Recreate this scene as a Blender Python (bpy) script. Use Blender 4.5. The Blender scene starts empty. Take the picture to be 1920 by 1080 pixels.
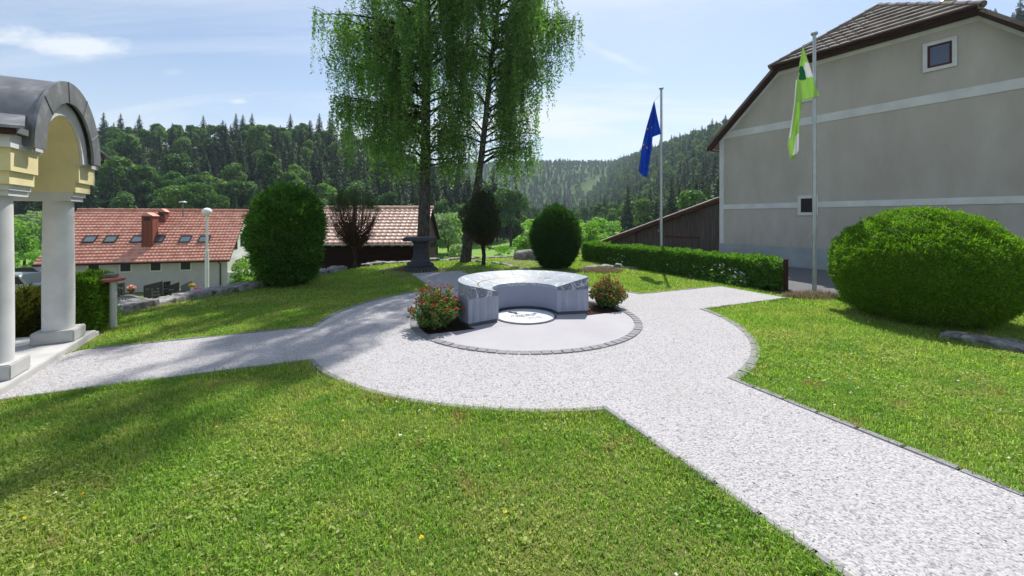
import bpy, bmesh, math, random
import numpy as np
from mathutils import Vector, Matrix
R = math.radians
random.seed(7); RNG = np.random.default_rng(11)
S = bpy.context.scene; COL = S.collection
H = 1.8; F = 750.0                       # eye height, focal length in px of the 1920 px photo

# ------------------------------------------------------------------ camera
cam = bpy.data.cameras.new('camera'); co = bpy.data.objects.new('camera', cam); COL.objects.link(co)
co.location = (0, 0, H); co.rotation_euler = (R(90), 0, 0)
cam.sensor_width = 36; cam.lens = 36 * F / 1920; cam.shift_y = -130 / 1920
cam.clip_start = 0.05; cam.clip_end = 6000
S.camera = co
# ------------------------------------------------------------------ light
SUN_AZ, SUN_EL = R(18), R(57)
sd = Vector((math.sin(SUN_AZ) * math.cos(SUN_EL), math.cos(SUN_AZ) * math.cos(SUN_EL), math.sin(SUN_EL)))
sl = bpy.data.lights.new('sun', 'SUN'); sl.energy = 4.5; sl.angle = R(0.5); sl.color = (1.0, 0.95, 0.88)
so = bpy.data.objects.new('sun', sl); COL.objects.link(so); so.rotation_euler = sd.to_track_quat('Z', 'Y').to_euler()
W = bpy.data.worlds.new('World'); S.world = W; W.use_nodes = True
S.view_settings.view_transform = 'Standard'; S.view_settings.look = 'None'
S.view_settings.exposure = 0.5; S.view_settings.gamma = 1.0

class NT:
    def __init__(s, nt): s.nt = nt; s.n = nt.nodes; s.l = nt.links
    def node(s, t, **k):
        n = s.n.new(t); ins = k.pop('ins', {})
        for a, b in k.items(): setattr(n, a, b)
        for a, b in ins.items():
            if hasattr(b, 'is_output') or isinstance(b, bpy.types.NodeSocket): s.l.new(b, n.inputs[a])
            else: n.inputs[a].default_value = b
        return n
    def math(s, op, a, b=0.0, c=0.0, clamp=False):
        return s.node('ShaderNodeMath', operation=op, use_clamp=clamp, ins={0: a, 1: b, 2: c}).outputs[0]
    def vmath(s, op, a, b=(0, 0, 0)):
        return s.node('ShaderNodeVectorMath', operation=op, ins={0: a, 1: b})
    def noise(s, vec, scale, detail=4, rough=.55, dist=0.0):
        n = s.node('ShaderNodeTexNoise', ins={'Scale': scale, 'Detail': detail, 'Roughness': rough, 'Distortion': dist})
        if vec is not None: s.l.new(vec, n.inputs['Vector'])
        return n.outputs['Fac']
    def ramp(s, fac, stops, interp='LINEAR'):
        n = s.node('ShaderNodeValToRGB'); n.color_ramp.interpolation = interp; e = n.color_ramp.elements
        while len(e) < len(stops): e.new(0.5)
        for i, (p, c) in enumerate(stops):
            e[i].position = p; e[i].color = (c, c, c, 1) if not isinstance(c, tuple) else (*c, 1)
        s.l.new(fac, n.inputs[0]); return n.outputs[0]
    def mix(s, fac, a, b, mode='MIX'):
        n = s.node('ShaderNodeMix', data_type='RGBA', blend_type=mode)
        for k, v in ((0, fac), (6, a), (7, b)):
            if isinstance(v, bpy.types.NodeSocket): s.l.new(v, n.inputs[k])
            else: n.inputs[k].default_value = (*v, 1) if isinstance(v, tuple) else v
        return n.outputs[2]

# sky: Nishita plus thin procedural cloud
w = NT(W.node_tree); w.n.clear()
sky = w.node('ShaderNodeTexSky', sky_type='NISHITA', sun_disc=False)
sky.sun_elevation = SUN_EL; sky.sun_rotation = SUN_AZ; sky.air_density = 1.0; sky.dust_density = 1.0; sky.ozone_density = 1.6
tc = w.node('ShaderNodeTexCoord'); d = tc.outputs['Generated']
sp = w.node('ShaderNodeSeparateXYZ', ins={0: d})
dy = w.math('MAXIMUM', sp.outputs[1], .05)
zz = w.math('ADD', w.math('MAXIMUM', sp.outputs[2], 0.0), .22)
pv = w.node('ShaderNodeCombineXYZ', ins={0: w.math('DIVIDE', sp.outputs[0], zz), 1: w.math('DIVIDE', sp.outputs[1], zz), 2: 0.0}).outputs[0]
mp = w.node('ShaderNodeMapping', ins={'Vector': pv, 'Scale': (0.35, 1.3, 1.0), 'Rotation': (0, 0, R(-32)), 'Location': (3.1, 1.7, 0)}).outputs[0]
n1 = w.noise(mp, 1.25, 8, .62, .5)
thin = w.ramp(n1, [(.46, 0.0), (.66, 1.0)])
n3 = w.noise(mp, .4, 2, .5, 0)
thin = w.math('MULTIPLY', thin, w.ramp(n3, [(.3, .25), (.7, 1.0)]))
ga = w.math('DIVIDE', sp.outputs[0], dy); gb = w.math('DIVIDE', sp.outputs[2], dy)
pc = w.node('ShaderNodeCombineXYZ', ins={0: ga, 1: w.math('MULTIPLY', gb, 3.0), 2: 0.0}).outputs[0]
n2 = w.noise(pc, 5.0, 7, .62, .25)
def puff(px, py, wx, wy, k=0.0, gain=3.5):
    a0, b0 = (px - 960) / F, (410 - py) / F
    u = w.math('DIVIDE', w.math('SUBTRACT', ga, a0), wx / F)
    v = w.math('DIVIDE', w.math('ADD', w.math('SUBTRACT', gb, b0), w.math('MULTIPLY', w.math('SUBTRACT', ga, a0), k)), wy / F)
    r = w.math('SQRT', w.math('ADD', w.math('MULTIPLY', u, u), w.math('MULTIPLY', v, v)))
    q = w.math('ADD', w.math('SUBTRACT', 1.0, r), w.math('MULTIPLY', w.math('SUBTRACT', n2, .5), 2.6))
    return w.math('MULTIPLY', q, gain * .35, clamp=True)
cl = w.math('MULTIPLY', puff(120, 82, 170, 30, .12), .95, clamp=True)
for a in ((445, 190, 34, 10, 0), (1150, 105, 90, 16, .45, 2.2), (320, 135, 60, 18, 0, 1.6), (280, 222, 40, 12, 0, 2), (1060, 60, 60, 30, .3, 1.2), (540, 20, 60, 14, .3, 1.2), (560, 240, 60, 10, 0, 1.6)):
    cl = w.math('MAXIMUM', cl, w.math('MULTIPLY', puff(*a), .8))
low = w.ramp(sp.outputs[2], [(.0, .60), (.30, .10), (.8, 0.0)])       # milky air towards the horizon
fac = w.math('MAXIMUM', cl, w.math('MULTIPLY', w.math('ADD', w.math('MULTIPLY', thin, 1.1), low), 1.0, clamp=True))
fac = w.math('MINIMUM', fac, .96)
b1 = w.node('ShaderNodeBackground', ins={'Color': sky.outputs[0], 'Strength': 0.108})
b2 = w.node('ShaderNodeBackground', ins={'Color': (.88, .94, 1.0, 1), 'Strength': 0.73})
mx = w.node('ShaderNodeMixShader', ins={0: fac, 1: b1.outputs[0], 2: b2.outputs[0]})
w.node('ShaderNodeOutputWorld', ins={0: mx.outputs[0]})

# ------------------------------------------------------------------ materials
M = {}
def mat(name, build):
    m = bpy.data.materials.new(name); m.use_nodes = True; t = NT(m.node_tree); t.n.clear()
    t.out = t.node('ShaderNodeOutputMaterial'); t.pos = t.node('ShaderNodeNewGeometry').outputs['Position']
    t.geo = t.n[-1] if False else [x for x in t.n if x.type == 'NEW_GEOMETRY'][0]
    t.obj = t.node('ShaderNodeTexCoord').outputs['Object']
    sh = build(t); t.l.new(sh, t.out.inputs[0]); M[name] = m; return m
def bsdf(t, col, rough=.8, metal=0.0, bump=None, bs=.3, bd=.01, spec=.3):
    n = t.node('ShaderNodeBsdfPrincipled', ins={'Roughness': rough, 'Metallic': metal, 'Specular IOR Level': spec})
    if isinstance(col, bpy.types.NodeSocket): t.l.new(col, n.inputs['Base Color'])
    else: n.inputs['Base Color'].default_value = (*col, 1)
    if bump is not None:
        b = t.node('ShaderNodeBump', ins={'Strength': bs, 'Distance': bd, 'Height': bump}); t.l.new(b.outputs[0], n.inputs['Normal'])
    return n.outputs[0]
def plain(name, col, rough=.7, metal=0.0, var=.12, scale=6, bs=.15, bd=.004, spec=.3, fine=60):
    def f(t):
        a = t.noise(t.obj, scale, 5); b = t.noise(t.obj, fine, 3)
        dk = tuple(c * (1 - var * 1.6) for c in col); lt = tuple(min(1, c * (1 + var)) for c in col)
        return bsdf(t, t.ramp(a, [(.3, dk), (.7, lt)]), rough, metal, b, bs, bd, spec)
    return mat(name, f)
def leafmat(name, dark, light, trans=.45, rough=.55, spec=.25, patch=None, pscale=.5, tmul=(1.5, 1.9, .7), var=False):
    def f(t):
        r = t.geo.outputs['Random Per Island']
        c = t.ramp(r, [(0, dark), (1, light)])
        if patch: c = t.mix(t.ramp(t.noise(t.pos, pscale, 4, .6), [(.45, 0.0), (.68, .8)]), c, patch)
        if var:
            o = t.node('ShaderNodeObjectInfo').outputs['Random']
            c = t.mix(1.0, c, t.ramp(o, [(0, (.55, .62, .62)), (.35, (.85, .9, .8)), (.7, (1.05, 1.05, .9)), (1, (1.5, 1.3, .95))]), 'MULTIPLY')
        n = bsdf(t, c, rough, spec=spec)
        tc = t.mix(1.0, c, tmul, 'MULTIPLY')
        tr = t.node('ShaderNodeBsdfTranslucent', ins={'Color': tc})
        return t.node('ShaderNodeMixShader', ins={0: trans, 1: n, 2: tr.outputs[0]}).outputs[0]
    return mat(name, f)

plain('white_stucco', (.61, .61, .605), .85, var=.09, scale=3, bs=.25)
plain('yellow_stucco', (.74, .65, .36), .85, var=.08, scale=3, bs=.25)
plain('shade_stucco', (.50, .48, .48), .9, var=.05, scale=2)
plain('grey_plinth', (.46, .46, .45), .9, var=.1, scale=4)
def _sheet(t):
    a = t.noise(t.obj, 3, 6, .65); b = t.noise(t.obj, 25, 4)
    return bsdf(t, t.ramp(a, [(.3, (.12, .125, .13)), (.58, (.22, .225, .235)), (.72, (.38, .39, .38))]), .5, .3, b, .1, .003, .5)
mat('sheet_metal', _sheet)
plain('brown_board', (.045, .018, .014), .7)
plain('concrete', (.40, .40, .42), .8, var=.08, scale=8)
def _wall(t):
    p = t.node('ShaderNodeMapping', ins={'Vector': t.pos, 'Scale': (1, 1, .35)}).outputs[0]
    a = t.noise(p, .8, 7, .62); b = t.noise(t.pos, 90, 3); c = t.noise(p, 3.5, 5)
    col = t.ramp(a, [(.3, (.395, .36, .315)), (.7, (.53, .495, .44))])
    z = t.node('ShaderNodeSeparateXYZ', ins={0: t.pos}).outputs[2]
    st = t.math('MULTIPLY', t.ramp(t.math('DIVIDE', z, 3.0), [(.2, 1.0), (.75, 0.0)]), t.ramp(c, [(.45, 0.0), (.7, .5)]))
    col = t.mix(st, col, (.33, .28, .24))
    return bsdf(t, col, .92, 0, b, .5, .004, .15)
mat('house_render', _wall)
plain('house_trim', (.66, .66, .65), .85, var=.08, scale=2)
def _plinth(t):
    a = t.noise(t.pos, 1.4, 7, .65); b = t.noise(t.pos, 50, 3)
    return bsdf(t, t.ramp(a, [(.3, (.28, .31, .32)), (.6, (.38, .41, .42)), (.8, (.46, .49, .50))]), .9, 0, b, .4, .004, .15)
mat('house_base', _plinth)
def tilemat(name, cols, rough=.55):
    def f(t):
        r = t.noise(t.obj, 2.2, 6, .7); b = t.noise(t.obj, 30, 3)
        br = t.node('ShaderNodeTexWhiteNoise', noise_dimensions='3D')
        q = t.node('ShaderNodeVectorMath', operation='SNAP', ins={0: t.obj, 1: (.31, .31, .27)}); t.l.new(q.outputs[0], br.inputs[0])
        k = t.math('ADD', t.math('MULTIPLY', r, .6), t.math('MULTIPLY', br.outputs[0], .4))
        return bsdf(t, t.ramp(k, [(.2, cols[0]), (.5, cols[1]), (.8, cols[2])]), rough, 0, b, .2, .004, .35)
    return mat(name, f)
tilemat('red_tile', [(.46, .18, .12), (.62, .28, .20), (.72, .38, .28)])
tilemat('pale_tile', [(.52, .33, .25), (.68, .46, .37), (.78, .58, .48)])
tilemat('grey_tile', [(.09, .07, .06), (.19, .155, .13), (.28, .24, .21)], .85)
def _wood(t, cols, sc=(7, 7, .5)):
    p = t.node('ShaderNodeMapping', ins={'Vector': t.obj, 'Scale': sc}).outputs[0]
    a = t.noise(p, 2.5, 7, .7, .4); b = t.noise(p, 9, 4)
    return bsdf(t, t.ramp(a, [(.25, cols[0]), (.55, cols[1]), (.8, cols[2])]), .85, 0, b, .5, .004, .2)
mat('old_boards', lambda t: _wood(t, [(.05, .038, .032), (.105, .085, .075), (.20, .175, .16)]))
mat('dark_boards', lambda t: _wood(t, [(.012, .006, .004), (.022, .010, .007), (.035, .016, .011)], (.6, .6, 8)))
plain('rust_beam', (.10, .035, .022), .8)
plain('corrugated', (.36, .33, .30), .7, var=.25, scale=3)
mat('brick', lambda t: bsdf(t, t.node('ShaderNodeTexBrick', ins={'Vector': t.obj, 'Color1': (.20, .05, .035, 1), 'Color2': (.25, .07, .045, 1), 'Mortar': (.17, .07, .05, 1), 'Scale': 4.0}).outputs[0], .85))
def _glass(name, c): mat(name, lambda t: bsdf(t, c, .06, 0, spec=.9))
mat('dark_glass', lambda t: bsdf(t, (.014, .015, .018), .35, 0, spec=.3)); _glass('blue_glass', (.02, .05, .11)); _glass('sky_glass', (.10, .15, .18))
plain('red_frame', (.075, .012, .012), .6); plain('dark_frame', (.03, .028, .028), .6); plain('white_frame', (.7, .7, .68), .6)
plain('steel_pole', (.42, .45, .46), .38, .55, var=.08, scale=5, bs=.05)
plain('white_metal', (.78, .79, .80), .4, 0, var=.04); plain('lamp_globe', (.85, .86, .87), .25, 0, var=.02)
plain('black_iron', (.02, .02, .022), .5)
def _gran(name, a, b, sc=220, rough=.5, spec=.4):
    def f(t):
        v = t.noise(t.obj, sc, 3, .7); u = t.noise(t.obj, 5, 3)
        return bsdf(t, t.mix(t.ramp(u, [(.3, 0.0), (.7, .25)]), t.ramp(v, [(.35, a), (.65, b)]), a), rough, 0, v, .15, .002, spec)
    mat(name, f)
_gran('dark_granite', (.02, .021, .024), (.06, .062, .068), rough=.25, spec=.6)
_gran('grey_granite', (.13, .135, .14), (.26, .265, .27)); _gran('speckled_stone', (.035, .045, .075), (.22, .25, .31), 70, .7)
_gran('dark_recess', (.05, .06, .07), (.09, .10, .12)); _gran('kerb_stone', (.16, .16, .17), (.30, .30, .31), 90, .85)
_gran('pale_post', (.45, .45, .46), (.62, .62, .62), 60, .8); _gran('basin_stone', (.035, .038, .048), (.095, .10, .115), 40, .9)
def _slab(t):
    w1 = t.node('ShaderNodeTexVoronoi', feature='DISTANCE_TO_EDGE', ins={'Scale': 2.6, 'Randomness': 1.0})
    dv = t.vmath('ADD', t.obj, t.node('ShaderNodeVectorMath', operation='SCALE', ins={0: t.node('ShaderNodeTexNoise', ins={'Vector': t.obj, 'Scale': 3.0, 'Detail': 5.0}).outputs['Color'], 3: .55}).outputs[0]).outputs[0]
    t.l.new(dv, w1.inputs['Vector'])
    vein = t.ramp(w1.outputs['Distance'], [(.0, 1.0), (.022, .25), (.05, 0.0)])
    vein = t.math('MULTIPLY', vein, t.ramp(t.noise(t.obj, 4, 3), [(.4, .0), (.6, 1.0)]))
    sp_ = t.noise(t.obj, 160, 2); c = t.ramp(t.noise(t.obj, 6, 5), [(.3, (.25, .285, .33)), (.7, (.36, .40, .45))])
    c = t.mix(t.ramp(sp_, [(.55, 0.0), (.7, .25)]), c, (.14, .16, .2)); c = t.mix(vein, c, (.78, .80, .84))
    return bsdf(t, c, .42, 0, sp_, .05, .001, .4)
mat('slab_stone', _slab)
def _veindark(t):
    w1 = t.node('ShaderNodeTexVoronoi', feature='DISTANCE_TO_EDGE', ins={'Scale': 3.4})
    dv = t.vmath('ADD', t.obj, t.node('ShaderNodeVectorMath', operation='SCALE', ins={0: t.node('ShaderNodeTexNoise', ins={'Vector': t.obj, 'Scale': 4.0, 'Detail': 5.0}).outputs['Color'], 3: .5}).outputs[0]).outputs[0]
    t.l.new(dv, w1.inputs['Vector'])
    vein = t.ramp(w1.outputs['Distance'], [(.0, .9), (.03, .25), (.06, 0.0)])
    v = t.noise(t.obj, 75, 3, .8)
    c = t.ramp(v, [(.40, (.035, .045, .075)), (.60, (.30, .33, .38))], 'LINEAR')
    return bsdf(t, t.mix(vein, c, (.62, .65, .72)), .7, 0, v, .8, .006, .3)
mat('split_stone', _veindark)
def _board(t):
    p = t.node('ShaderNodeMapping', ins={'Vector': t.obj, 'Scale': (14, 14, .6)}).outputs[0]
    a = t.noise(p, 1.6, 3, .6); b = t.noise(t.obj, 3, 6, .7); c = t.noise(t.obj, 120, 2)
    k = t.math('ADD', t.math('MULTIPLY', a, .6), t.math('MULTIPLY', b, .4))
    col = t.ramp(k, [(.3, (.21, .23, .30)), (.55, (.31, .33, .41)), (.75, (.40, .42, .50))])
    col = t.mix(t.ramp(c, [(.66, 0.0), (.72, .5)]), col, (.6, .62, .66))
    return bsdf(t, col, .85, 0, a, .35, .006, .2)
mat('monument_concrete', _board)
_gran('smooth_concrete', (.23, .25, .33), (.31, .33, .41), 130, .8)
def _marble(t):
    a = t.noise(t.obj, 3.2, 8, .68, 1.4)
    return bsdf(t, t.ramp(a, [(.30, (.42, .46, .52)), (.47, (.66, .69, .72)), (.7, (.76, .78, .79))]), .35, 0, spec=.4)
mat('marble', _marble)
plain('bronze', (.03, .018, .012), .5, .4); plain('gold', (.36, .25, .07), .4, .7); plain('ink_black', (.015, .015, .017), .6)
def _floor(t):
    a = t.noise(t.pos, 1.2, 6, .6); b = t.noise(t.pos, 200, 2)
    return bsdf(t, t.ramp(a, [(.3, (.345, .335, .36)), (.7, (.40, .39, .415))]), .75, 0, b, .12, .001, .25)
mat('smooth_paving', _floor)
def _gravel(t):
    v = t.node('ShaderNodeTexVoronoi', feature='F1', ins={'Vector': t.pos, 'Scale': 52.0, 'Randomness': 1.0})
    big = t.noise(t.pos, .8, 6, .6); mid = t.noise(t.pos, 3.0, 6, .7); pit = t.noise(t.pos, 58, 3, .6); pit2 = t.noise(t.pos, 33, 3, .6)
    sv = t.node('ShaderNodeSeparateColor', ins={0: v.outputs['Color']}).outputs[0]
    base = t.ramp(sv, [(.0, (.32, .31, .32)), (.2, (.40, .39, .40)), (1, (.475, .465, .475))])
    g = t.math('MAXIMUM', t.ramp(pit, [(.585, 0.0), (.64, 1.0)]), t.ramp(pit2, [(.61, 0.0), (.66, .9)]))
    c = t.mix(t.math('MULTIPLY', g, .62), base, (.15, .145, .15))
    c = t.mix(t.ramp(big, [(.48, 0.0), (.72, .22)]), c, (.29, .275, .265))
    c = t.mix(t.ramp(mid, [(.58, 0.0), (.74, .25)]), c, (.26, .235, .21))
    h = t.math('SUBTRACT', t.math('SUBTRACT', 1.0, v.outputs['Distance']), t.math('MULTIPLY', g, .6))
    h = t.math('ADD', h, t.math('MULTIPLY', mid, 1.0))
    return bsdf(t, c, .9, 0, h, .75, .010, .2)
mat('white_gravel', _gravel)
def _soil(name, a, b, sc=18):
    mat(name, lambda t: bsdf(t, t.ramp(t.noise(t.pos, sc, 6, .7), [(.3, a), (.7, b)]), .95, 0, t.noise(t.pos, sc * 2, 4, .7), .8, .02, .1))
_soil('dark_soil', (.012, .008, .006), (.05, .032, .022)); _soil('stony_earth', (.10, .075, .055), (.30, .25, .21), 9)
_soil('asphalt', (.13, .13, .135), (.20, .20, .205), 60)
def _rock(t):
    a = t.noise(t.obj, 5, 8, .7, .3); b = t.noise(t.obj, 18, 6, .7); m = t.noise(t.obj, 1.6, 5, .6)
    c = t.ramp(a, [(.30, (.07, .068, .062)), (.48, (.24, .235, .22)), (.68, (.48, .465, .44))])
    c = t.mix(t.ramp(m, [(.55, 0.0), (.72, .7)]), c, (.06, .075, .025))
    return bsdf(t, c, .95, 0, b, .9, .03, .1)
mat('field_rock', _rock)
def _earth(t):      # lawn soil under the blades, meadows and wood floor further out, by position
    a = t.noise(t.pos, .55, 5, .6); b = t.noise(t.pos, 14, 5, .7); f = t.noise(t.pos, .03, 4, .6)
    near = t.mix(t.ramp(a, [(.35, 0.0), (.7, 1.0)]), (.08, .11, .022), (.16, .14, .055))
    near = t.mix(t.ramp(b, [(.4, 0.0), (.75, .6)]), near, (.17, .21, .05))
    y = t.node('ShaderNodeSeparateXYZ', ins={0: t.pos})
    st = t.noise(t.node('ShaderNodeMapping', ins={'Vector': t.pos, 'Scale': (.12, 1.6, 1)}).outputs[0], .6, 3)
    field = t.mix(t.ramp(st, [(.4, 0.0), (.6, 1.0)]), (.13, .24, .05), (.18, .31, .06))
    c = t.mix(t.ramp(t.math('DIVIDE', y.outputs[1], 60.0), [(.5, 0.0), (.7, 1.0)]), near, field)
    wood = t.ramp(f, [(.35, (.045, .085, .022)), (.7, (.09, .15, .04))])
    c = t.mix(t.ramp(t.math('DIVIDE', t.math('ADD', y.outputs[2], 5.0), 20.0), [(.17, 0.0), (.30, 1.0)]), c, wood)
    nr = t.ramp(t.math('DIVIDE', y.outputs[1], 60.0), [(.45, 1.0), (.5, 0.0)])
    c = t.mix(nr, c, near)
    return bsdf(t, c, .95, 0, b, .6, .03, .1)
mat('earth_green', _earth)
def _grass(t):
    r = t.geo.outputs['Random Per Island']
    c = t.ramp(r, [(0, (.125, .22, .028)), (.5, (.235, .38, .055)), (.85, (.34, .47, .10)), (1, (.56, .52, .25))])
    a = t.ramp(t.noise(t.pos, .75, 6, .7), [(.44, 0.0), (.60, .9)])
    c = t.mix(a, c, t.ramp(r, [(0, (.20, .26, .045)), (.6, (.36, .41, .10)), (1, (.58, .53, .27))]))
    g = t.ramp(t.noise(t.node('ShaderNodeMapping', ins={'Vector': t.pos, 'Location': (9, 4, 0)}).outputs[0], 1.5, 5, .65), [(.50, 0.0), (.60, .8)])
    c = t.mix(g, c, t.ramp(r, [(0, (.12, .22, .03)), (1, (.26, .42, .08))]))
    br = t.ramp(t.noise(t.node('ShaderNodeMapping', ins={'Vector': t.pos, 'Location': (3, 14, 0)}).outputs[0], 2.3, 6, .72), [(.57, 0.0), (.68, .85)])
    c = t.mix(br, c, (.38, .27, .13))
    n = bsdf(t, c, .5, spec=.25)
    tr = t.node('ShaderNodeBsdfTranslucent', ins={'Color': t.mix(1.0, c, (1.35, 1.6, .8), 'MULTIPLY')})
    return t.node('ShaderNodeMixShader', ins={0: .5, 1: n, 2: tr.outputs[0]}).outputs[0]
mat('grass_blades', _grass)
leafmat('birch_leaf', (.07, .14, .035), (.18, .30, .085), .5)
leafmat('yew_leaf', (.040, .095, .007), (.21, .36, .025), .4, rough=.5)
leafmat('yew_dark', (.015, .045, .010), (.05, .12, .022), .3)
leafmat('thuja_leaf', (.025, .075, .012), (.13, .26, .045), .4)
leafmat('juniper_dark', (.012, .024, .009), (.04, .062, .020), .2)
leafmat('juniper_dead', (.05, .022, .012), (.10, .05, .03), .2, tmul=(1.2, 1.0, .8))
leafmat('cypress_gold', (.05, .06, .008), (.13, .125, .015), .4)
leafmat('hedge_leaf', (.05, .12, .02), (.16, .30, .05), .4)
leafmat('spruce_needle', (.016, .042, .017), (.042, .085, .030), .2, var=True)
leafmat('oak_leaf', (.042, .105, .026), (.14, .24, .065), .35, spec=.15, var=True)
leafmat('willow_leaf', (.15, .22, .10), (.26, .34, .17), .4, spec=.2)
leafmat('bright_leaf', (.10, .20, .03), (.22, .36, .07), .45)
leafmat('flower_green', (.06, .12, .03), (.15, .24, .07), .35)
leafmat('petal_red', (.42, .022, .028), (.62, .085, .075), .3, tmul=(1, 1, 1))
leafmat('petal_white', (.7, .7, .66), (.85, .85, .8), .3, tmul=(1, 1, 1)); leafmat('petal_yellow', (.65, .45, .02), (.8, .6, .03), .3, tmul=(1, 1, 1))
leafmat('petal_pink', (.45, .02, .20), (.6, .05, .3), .3, tmul=(1, 1, 1)); leafmat('petal_peach', (.7, .3, .2), (.8, .5, .4), .3, tmul=(1, 1, 1))
leafmat('petal_violet', (.22, .05, .4), (.35, .1, .5), .3, tmul=(1, 1, 1))
leafmat('dry_straw', (.22, .17, .10), (.38, .32, .22), .3, tmul=(1, 1, .9))
def _bark(name, a, b, sc=(5, 5, 1.2)):
    def f(t):
        p = t.node('ShaderNodeMapping', ins={'Vector': t.obj, 'Scale': sc}).outputs[0]; n = t.noise(p, 3, 7, .75, .5)
        return bsdf(t, t.ramp(n, [(.38, a), (.58, b)]), .9, 0, n, .9, .03, .1)
    mat(name, f)
_bark('birch_bark', (.025, .021, .018), (.13, .12, .105)); _bark('dark_bark', (.018, .013, .010), (.07, .055, .045)); _bark('twig_bark', (.045, .028, .018), (.13, .08, .05))
def _cloth(name, c, tr=.4, sat=1.0):
    def f(t):
        n = bsdf(t, c, .6, spec=.2); u = t.node('ShaderNodeBsdfTranslucent', ins={'Color': (*[min(1, x * 1.3) for x in c], 1)})
        return t.node('ShaderNodeMixShader', ins={0: tr, 1: n, 2: u.outputs[0]}).outputs[0]
    mat(name, f)
_cloth('flag_blue', (.015, .10, .50)); _cloth('flag_gold', (.75, .5, .03)); _cloth('flag_lime', (.48, .68, .20)); _cloth('flag_white', (.78, .78, .80)); _cloth('flag_green', (.02, .23, .08))
plain('car_silver', (.40, .43, .46), .3, .5, var=.03); plain('car_white', (.75, .76, .77), .3, 0, var=.03); plain('car_dark', (.025, .028, .04), .25, .3, var=.03)
plain('tyre', (.02, .02, .02), .9); plain('rim', (.4, .4, .42), .4, .8); plain('red_slab', (.38, .12, .10), .7); plain('tail_red', (.4, .01, .01), .3)
plain('ceramic_pot', (.7, .7, .7), .4); plain('terracotta', (.3, .1, .05), .8)
plain('orange_stone', (.30, .09, .03), .8)

# ------------------------------------------------------------------ builders
OFF = {}
def tag(o, label=None, cat=None, group=None, kind=None):
    if label: o['label'] = label
    if cat: o['category'] = cat
    if group: o['group'] = group
    if kind: o['kind'] = kind
    return o
def empty(name, loc, label, cat, group=None):
    o = bpy.data.objects.new(name, None); COL.objects.link(o); o.location = loc; o.empty_display_size = .2
    OFF[o] = np.array(loc, float); return tag(o, label, cat, group)
def link(name, me, parent=None, mats=None, smooth=False):
    for m in (mats if isinstance(mats, (list, tuple)) else [mats]): me.materials.append(M[m])
    if smooth: me.polygons.foreach_set('use_smooth', np.ones(len(me.polygons), bool))
    o = bpy.data.objects.new(name, me); COL.objects.link(o)
    if parent is not None: o.parent = parent; OFF[o] = OFF[parent]
    else: OFF[o] = np.zeros(3)
    return o
def np_mesh(name, V, Q, parent=None, mats='concrete', mi=None, smooth=False, off=True):
    """V (n,3) world coordinates, Q (m,k) faces of one size"""
    V = np.asarray(V, np.float32).reshape(-1, 3); Q = np.asarray(Q, np.int32)
    if parent is not None and off: V = V - OFF[parent].astype(np.float32)
    me = bpy.data.meshes.new(name); k = Q.shape[1]
    me.vertices.add(len(V)); me.vertices.foreach_set('co', V.ravel())
    me.loops.add(Q.size); me.loops.foreach_set('vertex_index', Q.ravel())
    me.polygons.add(len(Q)); me.polygons.foreach_set('loop_start', np.arange(len(Q), dtype=np.int32) * k)
    if mi is not None: me.polygons.foreach_set('material_index', np.asarray(mi, np.int32))
    me.update(calc_edges=True); return link(name, me, parent, mats, smooth)
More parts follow.
